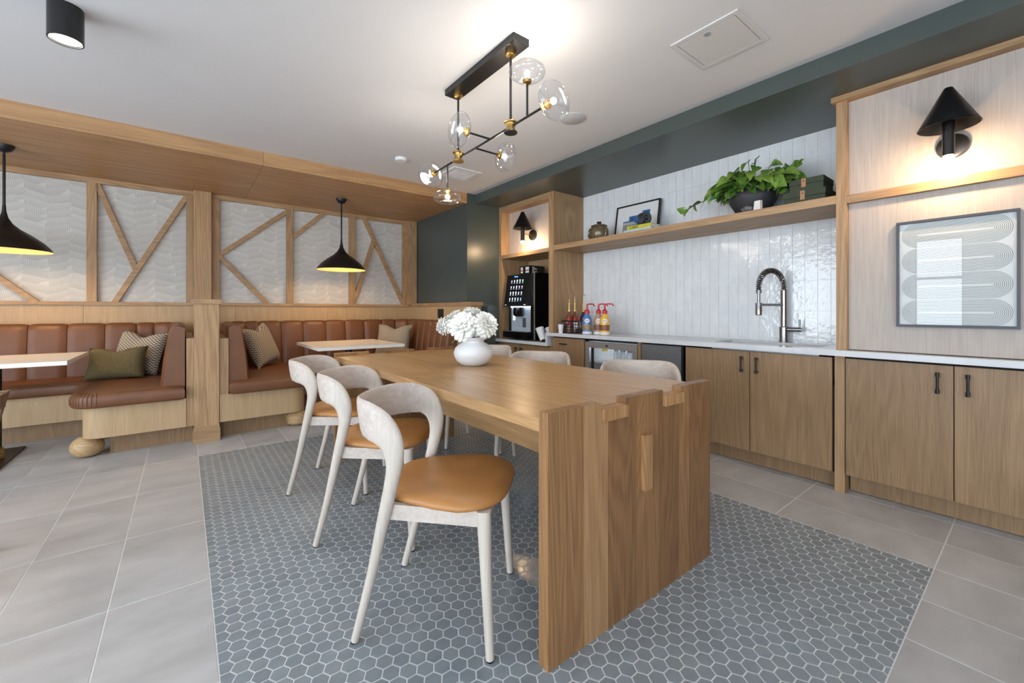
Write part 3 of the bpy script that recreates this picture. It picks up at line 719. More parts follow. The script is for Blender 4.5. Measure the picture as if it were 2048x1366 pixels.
bloom(.075, -.030, 1.012, .086, -FW * .55 + up * .6 + RT * .5, 'cream white chrysanthemum on the side of the vase towards the coffee machine')
bloom(-.015, .035, 1.058, .080, up + FW * .1, 'white chrysanthemum at the top of the bouquet')
bloom(-.110, .020, 1.040, .072, up * .8 - RT * .6, 'white chrysanthemum between the topmost bloom and the drooping one')
bloom(-.178, -.035, 1.005, .056, -RT * 1.0 - FW * .3 + up * .1, 'small drooping white chrysanthemum at the banquette side of the bouquet')

# ------------------------------------------------------------------ counter run along the right wall
DX = 3.112
def handle(parent, y, z0, z1, horiz=False):
    mb = MB()
    if horiz: mb.tube([(DX - .028, y - .045, z0), (DX - .028, y + .045, z0)], .0055, 10).tube([(DX - .028, y - .035, z0), (DX, y - .035, z0)], .005, 8).tube([(DX - .028, y + .035, z0), (DX, y + .035, z0)], .005, 8)
    else:
        mb.tube([(DX - .028, y, z0), (DX - .028, y, z1)], .006, 10)
        for z in (z0 + .012, z1 - .012): mb.tube([(DX - .028, y, z), (DX, y, z)], .0055, 8).tube([(DX - .028, y, z - .011), (DX - .028, y, z + .011)], .0085, 10)
    obj('handle', mb, M['black'], parent, smooth=True)
def cabinet(label, ya, yb, doors, z1=.825, toe=True, carc=None):
    t = thing('base_cabinet', label, 'cabinet', (3.36, (ya + yb) / 2, 0))
    obj('carcass', B(DX + .024, 3.598, ya + .002, yb - .002, .112, carc or z1 - .003), M['gap'], t)
    if toe: obj('toe_kick', B(3.205, 3.225, ya + .004, yb - .004, .004, .112), M['doorw'], t)
    for a, b, hy, h in doors:
        d = obj('door', B(DX, DX + .022, a, b, .118, z1 - .012), M['doorw'], t, bevel=.0012)
        if h == 'v': handle(d, hy, .666, .778)
        elif h == 'h': handle(d, hy, .752, 0, True)
        elif h == 'l': handle(d, hy, .566, .666)
    return t
cabinet('oak base cabinet under the framed line artwork', -1.30, .738, [(.2905, .735, .346, 'v'), (-.155, .2865, .238, 'v'), (-.60, -.16, -.55, 'v'), (-1.045, -.605, -.655, 'v')])
tag(obj('filler_post', B(3.122, 3.26, .742, .792, 0, .828), M['oakz'], bevel=.002), 'narrow oak post standing on the floor between the two oak cabinets', 'post')
sk = cabinet('oak sink cabinet below the spring faucet', .797, 1.752, [(.803, 1.272, 1.224, 'v'), (1.277, 1.748, 1.323, 'v')], carc=.635)
pull = cabinet('narrow oak pull-out cabinet under the creamer bottles', 2.812, 3.268, [(2.815, 3.264, 3.085, 'h')])
low = cabinet('low oak cabinet under the coffee machine', 3.30, 4.246, [(3.303, 3.823, 3.779, 'l'), (3.828, 4.243, 3.872, 'l')], .715)
obj('filler', B(DX, DX + .03, 3.268, 3.301, .118, .715), M['doorw'], low)
# appliances
fr = thing('bar_fridge', 'glass-door bar fridge with steel frame under the counter', 'fridge', (3.36, 2.49, 0))
FY0, FY1 = 2.195, 2.800
obj('body', MB().box(3.17, 3.59, FY0, FY0 + .03, .02, .80).box(3.17, 3.59, FY1 - .03, FY1, .02, .80).box(3.17, 3.59, FY0 + .03, FY1 - .03, .02, .09).box(3.17, 3.59, FY0 + .03, FY1 - .03, .77, .80).box(3.56, 3.59, FY0 + .03, FY1 - .03, .09, .77), M['plastic'], fr)
fd = obj('door', MB().box(DX, DX + .04, FY0 + .002, FY0 + .052, .03, .795).box(DX, DX + .04, FY1 - .052, FY1 - .002, .03, .795).box(DX, DX + .04, FY0 + .052, FY1 - .052, .03, .09).box(DX, DX + .04, FY0 + .052, FY1 - .052, .74, .795), M['steel'], fr, bevel=.002)
obj('pane', B(DX + .014, DX + .02, FY0 + .05, FY1 - .05, .088, .742), M['fridgeg'], fd)
obj('gasket', MB().box(DX + .041, DX + .06, FY0 + .03, FY0 + .062, .06, .77).box(DX + .041, DX + .06, FY1 - .062, FY1 - .03, .06, .77), M['gap'], fd)
obj('lock', MB().lathe([(.010, 0), (.010, .006), (.006, .007)], (DX, 2.53, .768), 16, Matrix.Rotation(R(-90), 3, 'Y')), M['black'], fd)
point('fridge_light', (3.40, 2.5, .755), .9, (.95, .97, 1), .03, fr)
for z in (.35, .585): obj('shelf', B(3.19, 3.55, FY0 + .032, FY1 - .032, z, z + .012), M['plastic'], fr)
obj('sticker', B(3.33, 3.42, FY1 - .0315, FY1 - .030, .685, .735), pm('yellow_sticker', (206, 192, 60), .6), fr)
for i in range(4):
    for j in range(2):
        y = 2.30 + i * .075; x = 3.25 + j * .10
        jar = obj('bottle', MB().lathe([(.026, 0), (.03, .004), (.03, .09), (.022, .108), (.022, .116)], (x, y, .597), 16), M['fridgeg'], smooth=True)
        tag(jar, 'small clear bottle with a steel lid on the fridge shelf', 'bottle', 'bottles in the bar fridge')
        obj('lid', MB().lathe([(.024, .113), (.024, .134), (.02, .136)], (x, y, .597), 16), M['steel'], jar, smooth=True)
tag(obj('filler_strip', B(3.112, 3.16, 2.16, 2.19, .1, .826), M['doorw']), 'thin oak strip between the fridge and the ice maker', 'filler strip')
im = thing('ice_maker', 'stainless steel under-counter ice maker with a plain door', 'ice maker', (3.36, 1.96, 0))
obj('body', B(3.15, 3.59, 1.765, 2.15, .02, .815), M['black'], im)
obj('door', B(DX - .004, 3.149, 1.785, 2.15, .10, .812), M['dsteel'], im, bevel=.006, seg=2, smooth=True)
obj('door_edge', B(DX - .004, 3.149, 1.7665, 1.784, .10, .812), M['blackw'], im)

# worktops
cw = obj('countertop', MB().box(3.07, 3.2, -1.30, 3.30, .828, .862).box(3.5, 3.6, -1.30, 3.30, .828, .862).box(3.2, 3.5, -1.30, .90, .828, .862).box(3.2, 3.5, 1.57, 3.30, .828, .862), M['quartz'])
tag(cw, 'long white quartz countertop with an undermount sink cut-out', 'countertop')
lc = obj('countertop', MB().box(3.07, 3.6, 3.302, 4.248, .716, .751).box(3.07, 3.6, 3.302, 3.332, .751, .862), M['quartz'])
tag(lc, 'lowered white quartz countertop the coffee machine stands on', 'countertop')
si = thing('sink', 'undermount steel sink basin in the white countertop', 'sink', (3.35, 1.235, .64))
obj('basin', MB().box(3.19, 3.20, .89, 1.58, .64, .827).box(3.5, 3.51, .89, 1.58, .64, .827).box(3.2, 3.5, .89, .90, .64, .827).box(3.2, 3.5, 1.57, 1.58, .64, .827).box(3.2, 3.5, .9, 1.57, .64, .65), M['steel'], si)
obj('drain', MB().lathe([(.045, 0), (.045, .004), (.03, .002)], (3.35, 1.235, .65), 20), M['dsteel'], si)
# faucet
fa = thing('faucet', 'brushed steel spring neck faucet with side lever behind the sink', 'faucet', (3.545, 1.21, .862))
fx, fy = 3.545, 1.21; hx, hy = 3.29, 1.285; dv = Vector((hx - fx, hy - fy, 0)); dl = dv.length; dn = dv / dl
obj('body', MB().lathe([(.03, .862), (.03, .975), (.024, .98)], (fx, fy, 0), 24), M['fsteel'], fa, smooth=True)
obj('riser', MB().lathe([(.021, .98), (.021, 1.25), (.017, 1.255)], (fx, fy, 0), 20), M['fsteel'], fa, smooth=True)
archp = [Vector((fx, fy, 1.25))] + [Vector((fx, fy, 1.27)) + dn * (dl / 2) * (1 - math.cos(R(a))) + Vector((0, 0, .125 * math.sin(R(a)))) for a in range(0, 181, 10)] + [Vector((hx, hy, 1.235))]
obj('hose', MB().tube(archp, .011, 10), M['black'], fa, smooth=True)
dense = []
for a, b in zip(archp, archp[1:]): dense += [a + (b - a) * i / 14 for i in range(14)]
sp = []; acc = 0
for i, p in enumerate(dense):
    tt = (dense[min(i + 1, len(dense) - 1)] - dense[max(i - 1, 0)]).normalized(); nn = dn.cross(Vector((0, 0, 1))).normalized(); bb = tt.cross(nn)
    if i: acc += (p - dense[i - 1]).length
    ph = acc / .0145 * 2 * math.pi; sp.append(p + .0185 * (math.cos(ph) * nn + math.sin(ph) * bb))
obj('spring', MB().tube(sp, .0028, 6), M['fsteel'], fa, smooth=True)
obj('holder_arm', MB().tube([(fx, fy, 1.142), (hx, hy, 1.142)], .0085, 10).lathe([(.022, 1.128), (.022, 1.156)], (hx, hy, 0), 16), M['dsteel'], fa, smooth=True)
obj('spray_head', MB().lathe([(.010, 1.235), (.010, 1.15), (.017, 1.145), (.021, 1.13), (.022, 1.07), (.017, 1.065)][::-1], (hx, hy, 0), 20), M['fsteel'], fa, smooth=True)
obj('collar', MB().lathe([(.018, 1.225), (.018, 1.248)], (hx, hy, 0), 16), M['dsteel'], fa, smooth=True)
lv = obj('lever', MB().tube([(fx, fy - .02, .958), (fx, fy - .115, .958)], .0165, 14), M['fsteel'], fa, smooth=True)
obj('lever_pin', MB().tube([(fx, fy - .102, .965), (fx, fy - .102, 1.035)], .0055, 10), M['dsteel'], lv, smooth=True)

# wall unit with the artwork
wu = thing('wall_panelling', 'pale oak wall panelling with post, cap and rail behind the framed artwork', 'panelling', (3.16, .1, .862))
obj('post', B(3.125, 3.60, .734, .785, .8625, 2.361), M['oakz'], wu, bevel=.002)
obj('cap', B(3.10, 3.20, -1.30, .805, 2.361, 2.3905), M['oaky'], wu, bevel=.002)
obj('upper_panel', B(3.165, 3.18, -1.30, .733, 1.79, 2.36), M['pale'], wu)
obj('lower_panel', B(3.165, 3.18, -1.30, .733, .866, 1.742), M['pale'], wu)
obj('rail', B(3.125, 3.18, -1.30, .733, 1.742, 1.79), M['oaky'], wu, bevel=.002)
sh = obj('wall_shelf', B(3.125, 3.594, .786, 3.260, 1.750, 1.801), M['oaky'], bevel=.0015, label='long thick oak shelf across the white tiled wall', cat='shelf')
tw = thing('tall_cabinet', 'tall open oak cabinet framing the coffee machine and a wall lamp', 'cabinet', (3.36, 3.75, .751))
obj('side', B(3.125, 3.596, 3.262, 3.336, .8625, 2.39), M['oakz'], tw, bevel=.002)
obj('side', B(3.125, 3.596, 4.200, 4.248, .7515, 2.39), M['oakz'], tw, bevel=.002)
obj('top', B(3.125, 3.596, 3.337, 4.199, 2.33, 2.39), M['oaky'], tw)
obj('shelf', B(3.125, 3.596, 3.337, 4.199, 1.744, 1.787), M['oaky'], tw, bevel=.001)
obj('upper_back', B(3.252, 3.27, 3.337, 4.199, 1.788, 2.329), M['pale'], tw)
obj('lower_back', B(3.575, 3.596, 3.337, 4.199, .752, 1.743), M['wain'], tw)
tag(obj('wall_outlet', MB().box(3.586, 3.597, 2.715, 2.785, 1.05, 1.165).box(3.584, 3.586, 2.733, 2.767, 1.07, 1.145), M['plastic'], bevel=.002), 'white outlet plate on the white tiled wall', 'outlet')

# ------------------------------------------------------------------ coffee machine and what stands around it
cf = thing('coffee_machine', 'black bean to cup coffee machine with lit drink menu', 'coffee machine', (3.36, 3.83, .751))
CY0, CY1, CZ = 3.575, 4.10, .751
obj('body', B(3.20, 3.55, CY0, CY1, CZ + .012, 1.535), M['blackg'], cf, bevel=.008, seg=2)
obj('side_column', B(3.135, 3.199, CY0, CY0 + .075, CZ + .012, 1.53), M['blackg'], cf, bevel=.004)
obj('trim_strip', B(3.126, 3.136, CY0 - .002, CY0 + .009, CZ + .012, 1.53), M['steel'], cf)
obj('side_column', B(3.17, 3.199, CY1 - .03, CY1, .85, 1.15), M['blackg'], cf)
dp = obj('menu_panel', MB().rings([[(3.155, y, 1.532), (3.198, y, 1.532), (3.198, y, 1.150), (3.098, y, 1.150)] for y in (CY0 + .076, CY1 + .01)]), M['blackg'], cf, bevel=.004, seg=2)
def on_panel(y, z): return Vector((3.098 + (z - 1.15) / .382 * .057 - .0015, y, z))
icons = [screen('icon_white', (.85, .9, 1)), screen('icon_lilac', (.65, .6, 1)), screen('icon_blue', (.35, .65, 1)), screen('icon_pale', (.7, .82, 1))]
rn = random.Random(3)
for r_ in range(4):
    for c_ in range(5):
        z = 1.452 - r_ * .072; y = 4.005 - c_ * .052; p = on_panel(y, z); mb = MB()
        h = rn.choice((.022, .028, .034)); w = .009
        mb.rings([[(p.x, y - w, z + h / 2), (p.x, y + w, z + h / 2), (p.x - .003, y + w * .6, z - h / 2), (p.x - .003, y - w * .6, z - h / 2)], [(p.x - .001, y - w, z + h / 2), (p.x - .001, y + w, z + h / 2), (p.x - .004, y + w * .6, z - h / 2), (p.x - .004, y - w * .6, z - h / 2)]])
        mb.box(p.x - .0065, p.x - .005, y - .010, y + .010, z - h / 2 - .011, z - h / 2 - .007)
        obj('menu_icon', mb, screen('icon_green', (.3, 1, .6)) if (r_, c_) == (0, 4) else icons[rn.randrange(4)], dp)
lg = MB()
for k, (y, w) in enumerate(((3.955, .010), (3.938, .006), (3.926, .006), (3.914, .006), (3.902, .006))): p = on_panel(y, 1.505); lg.box(p.x - .002, p.x - .0005, y - w / 2, y + w / 2, 1.499, 1.513 + (.006 if k == 0 else 0))
obj('logo', lg, screen('logo_blue', (.12, .35, 1), 2), dp)
obj('status_marks', MB().box(3.096, 3.0985, 4.06, 4.09, 1.165, 1.170).box(3.096, 3.0985, 3.70, 3.73, 1.165, 1.171), icons[0], dp)
obj('bay_back', B(3.185, 3.199, CY0 + .076, CY1 - .031, .85, 1.149), pm('bay_silver', (186, 194, 204), .35, .2), cf)
obj('bay_light', B(3.16, 3.184, CY0 + .09, CY1 - .045, 1.138, 1.149), M['led'], cf)
point('machine_light', (3.15, 3.88, 1.125), 1.6, (.6, .78, 1), .02, cf)
obj('spout', MB().lathe([(.05, 1.03), (.062, 1.05), (.062, 1.137)], (3.125, 3.86, 0), 24), M['blackg'], cf, smooth=True)
obj('cup_button', B(3.180, 3.186, 3.79, 3.85, .90, 1.01), M['dsteel'], cf, bevel=.003)
obj('sensor', B(3.181, 3.186, 4.0, 4.03, .985, 1.04), M['led'], cf)
obj('drip_tray', B(3.09, 3.184, CY0 + .076, CY1 + .02, .775, .848), M['blackg'], cf, bevel=.006)
obj('tray_grid', B(3.10, 3.18, CY0 + .10, CY1 - .02, .848, .852), M['steel'], cf)
for y in (CY0 + .05, CY1 - .05): obj('foot', B(3.22, 3.50, y - .02, y + .02, CZ, CZ + .012), M['gap'], cf)
lab_w, lab_r = pm('label_white', (232, 230, 226), .6), pm('label_red', (178, 44, 40), .6)
for y0, y1, s in ((3.865, 3.945, 'the coffee machine, plain sided'), (3.755, 3.855, 'the coffee machine, lettered on its side')):
    bxx = thing('coffee_box', 'black carton with white label on ' + s, 'box', (3.33, (y0 + y1) / 2, 1.535))
    obj('carton', B(3.215, 3.45, y0, y1, 1.5352, 1.635), M['black'], bxx, bevel=.002)
    obj('label', B(3.2135, 3.215, y0 + .018, y1 - .02, 1.55, 1.62), lab_w, bxx)
    obj('label_band', B(3.2125, 3.2135, y0 + .018, y1 - .02, 1.572, 1.584), lab_r, bxx)
    if y0 < 3.8:
        mb = MB()
        for k in range(6): mb.box(3.25, 3.25 + .06 + .03 * math.sin(k * 2.3), y0 - .001, y0, 1.548 + k * .013, 1.554 + k * .013)
        obj('lettering', mb, lab_w, bxx)
for k, (x, y, z, lb) in enumerate(((3.16, 3.455, .751, 'tilted white cup sleeve beside the coffee machine, front one'), (3.27, 3.43, .751, 'tilted white cup sleeve beside the coffee machine, behind the first'))):
    Mx = Matrix.Rotation(R(-24), 3, 'X')
    t = thing('cup_sleeve', lb, 'cup holder', (x, y, z))
    obj('tube', MB().lathe([(.035, .018), (.047, .16), (.05, .165), (.044, .165), (.033, .03)], (x, y, z), 24, Mx), M['plastic'], t, smooth=True)
    obj('stand', B(x - .03, x + .03, y - .03, y + .03, z, z + .03), M['blackw'], t, bevel=.004)

# basket with syrups
bk = thing('wire_basket', 'black wire basket holding syrup bottles and packets on the counter', 'basket', (3.25, 3.05, .862))
x0, x1, y0, y1 = 3.155, 3.345, 2.935, 3.165; mb = MB()
for z in (.866, .895, .925, .955, .985):
    mb.tube([(x0, y0, z), (x1, y0, z), (x1, y1, z), (x0, y1, z), (x0, y0, z)], .0040 if z in (.866, .985) else .003, 6)
for i in range(8):
    y = y0 + (y1 - y0) * i / 7; mb.tube([(x0, y, .866), (x0, y, .985)], .003, 6).tube([(x1, y, .866), (x1, y, .985)], .003, 6)
    x = x0 + (x1 - x0) * i / 7; mb.tube([(x, y0, .866), (x, y0, .985)], .003, 6).tube([(x, y1, .866), (x, y1, .985)], .003, 6)
obj('wires', mb, M['black'], bk, smooth=True)
obj('tray', B(x0, x1, y0, y1, .8625, .866), M['black'], bk)
obj('rim', MB().box(x0 - .004, x0 + .004, y0, y1, .982, .996).box(x1 - .004, x1 + .004, y0, y1, .982, .996).box(x0, x1, y0 - .004, y0 + .004, .982, .996).box(x0, x1, y1 - .004, y1 + .004, .982, .996), M['black'], bk)
syr = pm('syrup', (120, 60, 30), .1, coat=.5); syr_red = pm('syrup_label', (176, 30, 40), .4); syr_gold = pm('syrup_gold', (206, 176, 110), .3, .5); cl = M['fridgeg']
def syrup(x, y, z, lab, up=0, dk=syr):
    t = thing('syrup_bottle', lab, 'bottle', (x, y, z))
    obj('glass', MB().lathe([(.03, 0), (.034, .005), (.034, .15), (.028, .175), (.015, .20), (.014, .225)], (x, y, z), 20), dk, t, smooth=True)
    obj('label', MB().lathe([(.0345, .075), (.0345, .15)], (x, y, z), 20, cap=False), syr_red, t, smooth=True)
    obj('label_script', MB().box(x - .0362, x - .0345, y - .014, y + .014, z + .11, z + .120).box(x - .0362, x - .0345, y - .008, y + .017, z + .100, z + .106), lab_w, t)
    obj('pump', MB().lathe([(.015, .222), (.016, .245), (.009, .248), (.007, .30), (.011, .302), (.011, .312), (.004, .318), (.0035, .352 + up)], (x, y, z), 14), syr_gold, t, smooth=True)
    if up: obj('nozzle', MB().tube([(x, y, z + .348 + up), (x - .01, y - .03, z + .35 + up), (x - .015, y - .045, z + .343 + up)], .004, 8), syr_gold, t, smooth=True)
syrup(3.215, 3.115, .8662, 'syrup bottle with gold pump in the basket, next to the sugar packets', 0)
syrup(3.285, 3.10, .8662, 'syrup bottle with red label in the middle of the basket', .03)
syrup(3.45, 3.13, .862, 'tall syrup bottle with nozzle behind the wire basket', .06, pm('syrup_dark', (40, 30, 60), .1, coat=.5))
for k in range(9):
    o = obj('sugar_packet', MB().mbox(Matrix.Translation((3.18 + .012 * k, 2.985 + .004 * (k % 3), .955)) @ Matrix.Rotation(R(8 * (k % 3 - 1)), 4, 'Y'), .004, .06, .08), [lab_w, lab_r, pm('packet_cream', (226, 206, 170), .7)][k % 3])
    tag(o, 'paper sugar packet standing in the wire basket', 'sugar packet', 'sugar packets in the basket')
obj('paper_cup', MB().lathe([(.022, 0), (.031, .09), (.033, .092), (.029, .092), (.021, .006)], (3.125, 3.15, .862), 24), M['plastic'], smooth=True, label='white paper cup beside the wire basket', cat='cup')
pump_r = pm('pump_red', (196, 34, 46), .35)
def creamer(x, y, c1, c2, yaw, lab):
    t = thing('creamer_bottle', lab, 'creamer bottle', (x, y, .862))
    obj('bottle', MB().lathe([(.040, 0), (.046, .006), (.047, .03), (.047, .135), (.042, .165), (.028, .190), (.022, .20), (.022, .21)], (x, y, .862), 24), pm('creamer', c1, .3, coat=.3), t, smooth=True)
    obj('base_band', MB().lathe([(.0400, .0005), (.0468, .006), (.0474, .012), (.0474, .030)], (x, y, .862), 24, cap=False), lab_w, t, smooth=True)
    obj('label', MB().lathe([(.0475, .045), (.0475, .10)], (x, y, .862), 24, cap=False), pm('creamer_label', c2, .4, var=.3, scale=25), t, smooth=True)
    n3 = Vector((-x, -y, 0)).normalized(); sd = Vector((-n3.y, n3.x, 0))
    c = Vector((x, y, 1.0)) + n3 * .0445
    mb = MB(); ring = [c + sd * .026 * math.cos(R(a)) + Vector((0, 0, .021 * math.sin(R(a)))) for a in range(0, 360, 20)]
    mb.rings([[p for p in ring], [p + n3 * .003 for p in ring]])
    ov = obj('label_oval', mb, lab_w, t)
    mb = MB().tube([c + n3 * .004 + sd * (-.018 + .0045 * k) + Vector((0, 0, .006 * math.sin(k * 2.1))) for k in range(9)], .0016, 6)
    obj('label_script', mb, lab_r, ov)
    d = Vector((math.cos(yaw), math.sin(yaw), 0)); b = Vector((x, y, .862))
    obj('pump', MB().lathe([(.025, .205), (.025, .235), (.018, .242), (.010, .25), (.008, .30)], (x, y, .862), 18).tube([b + Vector((0, 0, .296)), b + Vector((0, 0, .302)) + d * .03, b + Vector((0, 0, .300)) + d * .075, b + Vector((0, 0, .280)) + d * .088], .0065, 10), pump_r, t, smooth=True)
creamer(3.165, 2.820, (78, 128, 192), (156, 132, 104), R(-85), 'blue creamer bottle with red pump on the counter')
creamer(3.215, 2.715, (178, 146, 132), (130, 90, 62), R(-60), 'pinkish brown creamer bottle with red pump between the blue and yellow ones')
creamer(3.195, 2.622, (236, 182, 64), (140, 88, 52), R(-70), 'yellow and orange creamer bottle with red pump')

# ------------------------------------------------------------------ shelf decoration
SZ = 1.801
tp = thing('teapot', 'brown glazed lidded jar with an arched handle on the oak shelf', 'pot', (3.30, 2.78, SZ))
glz = pm('brown_glaze', (104, 88, 62), .2, var=.4, scale=14, coat=.5)
obj('body', MB().lathe([(.055, 0), (.078, .01), (.094, .05), (.097, .09), (.09, .125), (.072, .146), (.070, .148)], (3.30, 2.78, SZ), 32), glz, tp, smooth=True)
obj('lid', MB().lathe([(.080, .146), (.082, .152), (.055, .166), (.022, .172), (.02, .178), (.026, .185), (.022, .194), (.004, .195)], (3.30, 2.78, SZ), 32), pm('dark_glaze', (70, 58, 42), .25, coat=.4), tp, smooth=True)
for s in (-1, 1):
    obj('handle', MB().tube([(3.30 - .03, 2.78 + s * (.085), SZ + .135), (3.27, 2.78 + s * .108, SZ + .11), (3.27, 2.78 + s * .112, SZ + .06), (3.27, 2.78 + s * .088, SZ + .02)], .011, 10), glz, tp, smooth=True)
fp = thing('framed_photo', 'black framed photo of a building under blue sky leaning on the shelf', 'picture', (3.5, 2.48, SZ))
Mf = Matrix.Translation((3.47, 2.485, SZ)) @ Matrix.Rotation(R(9), 4, 'Y'); fw, fh = .50, .365
def fbox(a, b, c, d, e, f): 
    m = B(a, b, c, d, e, f); m.v = [tuple(Mf @ Vector(p)) for p in m.v]; return m
def fjoin(*bs):
    m = MB()
    for b in bs: q = fbox(*b); m.add(q.v, q.f)
    return m
obj('frame', fjoin((0, .03, -fw / 2, -fw / 2 + .012, 0, fh), (0, .03, fw / 2 - .012, fw / 2, 0, fh), (0, .03, -fw / 2 + .012, fw / 2 - .012, 0, .012), (0, .03, -fw / 2 + .012, fw / 2 - .012, fh - .012, fh)), M['black'], fp)
obj('mat_board', fjoin((.012, .02, -fw / 2 + .012, fw / 2 - .012, .012, fh - .012)), M['print'], fp)
ph = obj('photo', fjoin((.010, .0119, -.145, .16, .05, .20), (.010, .0119, -.145, .09, .2, .245), (.010, .0119, -.145, -.06, .245, .28)), pm('photo_sky', (64, 112, 170), .5, var=.5, scale=12), fp)
obj('photo_building', fjoin((.0085, .0099, -.06, .16, .075, .165), (.0085, .0099, .02, .16, .165, .185)), pm('photo_building', (176, 172, 166), .6, var=.25, scale=40), ph)
obj('photo_windows', fjoin(*[(.0075, .0084, -.045 + .017 * k, -.038 + .017 * k, .10, .16) for k in range(12)]), pm('photo_window', (96, 100, 108), .5), ph)
obj('photo_ground', fjoin((.0085, .0099, -.145, .16, .05, .074)), pm('photo_ground', (112, 100, 78), .7, var=.3), ph)
def text_mesh(s, size, depth):
    cu = bpy.data.curves.new('lettering', 'FONT'); cu.body = s; cu.size = size; cu.extrude = depth; cu.align_x = 'CENTER'; cu.align_y = 'CENTER'
    o = bpy.data.objects.new('tmp', cu); col.objects.link(o); bpy.context.view_layer.update()
    me = bpy.data.meshes.new_from_object(o.evaluated_get(bpy.context.evaluated_depsgraph_get())); bpy.data.objects.remove(o); return me
bl = thing('book', 'pale blue book lying under the yellow book on the shelf', 'book', (3.28, 2.25, SZ))
obj('cover', B(3.19, 3.37, 2.11, 2.40, SZ + .0005, SZ + .030), pm('book_blue', (176, 196, 216), .6), bl, bevel=.002)
by = thing('book', 'yellow green book lettered CABIN lying on the pale blue book', 'book', (3.28, 2.24, SZ + .030))
obj('cover', MB().box(3.195, 3.36, 2.115, 2.365, SZ + .0305, SZ + .034).box(3.195, 3.36, 2.115, 2.365, SZ + .062, SZ + .0655).box(3.195, 3.199, 2.115, 2.365, SZ + .034, SZ + .062), pm('book_yellow', (190, 186, 62), .6), by)
obj('pages', B(3.1995, 3.355, 2.118, 2.362, SZ + .0342, SZ + .0618), M['print'], by)
tme = text_mesh('CABIN', .030, .0006); tme.materials.append(pm('book_ink', (30, 30, 26), .7))
o = place('lettering', tme, (3.1943, 2.29, SZ + .049), by, (R(90), 0, R(-90)))
kn = MB()
pts = [((.040 + .022 * math.cos(3 * a)) * math.cos(2 * a), (.040 + .022 * math.cos(3 * a)) * math.sin(2 * a), .026 * math.sin(3 * a)) for a in [2 * math.pi * i / 72 for i in range(73)]]
Mk = Matrix.Translation((3.27, 2.235, SZ + .1)) @ Matrix.Rotation(R(-60), 4, 'Y') @ Matrix.Rotation(R(20), 4, 'Z')
kn.tube([Mk @ Vector(p) for p in pts], .0155, 10, cap=False)
lowz = min(p[2] for p in kn.v); kn.v = [(x, y, z - lowz + SZ + .0655) for x, y, z in kn.v]
obj('knot_sculpture', kn, pm('charcoal_stone', (62, 60, 60), .75, var=.15), smooth=True, label='dark knot sculpture standing on the yellow book', cat='sculpture')

pl_ = thing('potted_plant', 'pothos with trailing vine in a charcoal bowl pot on the shelf', 'plant', (3.36, 1.355, SZ))
PXc, PYc = 3.36, 1.355
obj('pot', MB().lathe([(.085, 0), (.095, .004), (.125, .06), (.158, .115), (.162, .145), (.150, .19), (.143, .20), (.136, .20), (.14, .18), (.135, .17)], (PXc, PYc, SZ), 40), M['charcoal'], pl_, smooth=True, ang=50)
obj('soil', MB().lathe([(.136, .165), (.01, .175)], (PXc, PYc, SZ), 24), pm('soil', (58, 46, 36), .95, var=.3), pl_)
def leaf_mesh(k):
    mb = MB(); n = 10; vs = []
    for i in range(n):
        f = i / (n - 1); w = .52 * math.sin(math.pi * (f ** .55)) ** .8 * (1 - .18 * f) + (.02 if i == 0 else 0); fold = .18 + .12 * k; droop = -.25 * f * f * (1 + k)
        vs += [(-w * .9, f, droop + fold * w), (-w * .45, f + .02, droop + fold * w * .35), (0, f, droop), (w * .45, f + .02, droop + fold * w * .35), (w * .9, f, droop + fold * w)]
    vs[0] = (-.12, -.08, .03); vs[4] = (.12, -.08, .03)
    mb.add(vs, [(i * 5 + j, i * 5 + j + 1, i * 5 + j + 6, i * 5 + j + 5) for i in range(n - 1) for j in range(4)])
    me = mesh_of(mb, 0, True, ang=80); return me
lm = []
for k, c in enumerate(((96, 132, 46), (70, 108, 44), (120, 150, 66))):
    me = leaf_mesh(k * .5); me.materials.append(pm('pothos_leaf', c, .35, var=.3, scale=6, coat=.25)); lm.append(me)
rn = random.Random(11)
def add_leaf(p, d, s, roll=0):
    d = Vector(d).normalized(); z = Vector((rn.uniform(-.3, .3) - .75, rn.uniform(-.4, .4), .7)); x = d.cross(z).normalized(); z = x.cross(d)
    Mx = Matrix.Translation(p) @ Matrix((x, d, z)).transposed().to_4x4() @ Matrix.Rotation(roll, 4, 'Y') @ Matrix.Scale(s, 4)
    o = bpy.data.objects.new('leaf', rn.choice(lm)); col.objects.link(o); o.parent = pl_; o.matrix_local = Matrix.Translation(-Vector((3.36, 1.355, SZ))) @ Mx
stems = MB()
for i in range(30):
    a = R(rn.uniform(95, 265)); p = Vector((PXc + .145 * math.cos(a), PYc + .150 * math.sin(a), SZ + rn.uniform(.19, .225)))
    add_leaf(p, (math.cos(a) * .8, math.sin(a) * 1.0 + rn.uniform(-.5, .5), rn.uniform(-.75, -.1)), rn.uniform(.06, .10), rn.uniform(-.5, .5))
for i in range(130):
    a = rn.uniform(0, 2 * math.pi); rr = math.sqrt(rn.uniform(0, 1)) * .21
    yy = rr * math.cos(a) * 1.4; xx = rr * math.sin(a) * .8 - .035
    h = .20 + .19 * (1 - (rr / .23) ** 2) * rn.uniform(.45, 1) + rn.uniform(-.03, .02)
    p = Vector((PXc + xx, PYc + yy, SZ + h)); d = Vector((xx * 3 + rn.uniform(-.3, .3) - .35, yy * 3 + rn.uniform(-.5, .5), rn.uniform(-.9, .1)))
    add_leaf(p, d, rn.uniform(.072, .112), rn.uniform(-.5, .5))
    b = Vector((PXc + xx * .3, PYc + yy * .3, SZ + .17)); stems.tube([b, (b + p) / 2 + Vector((0, 0, .03)), p], .0022, 5)
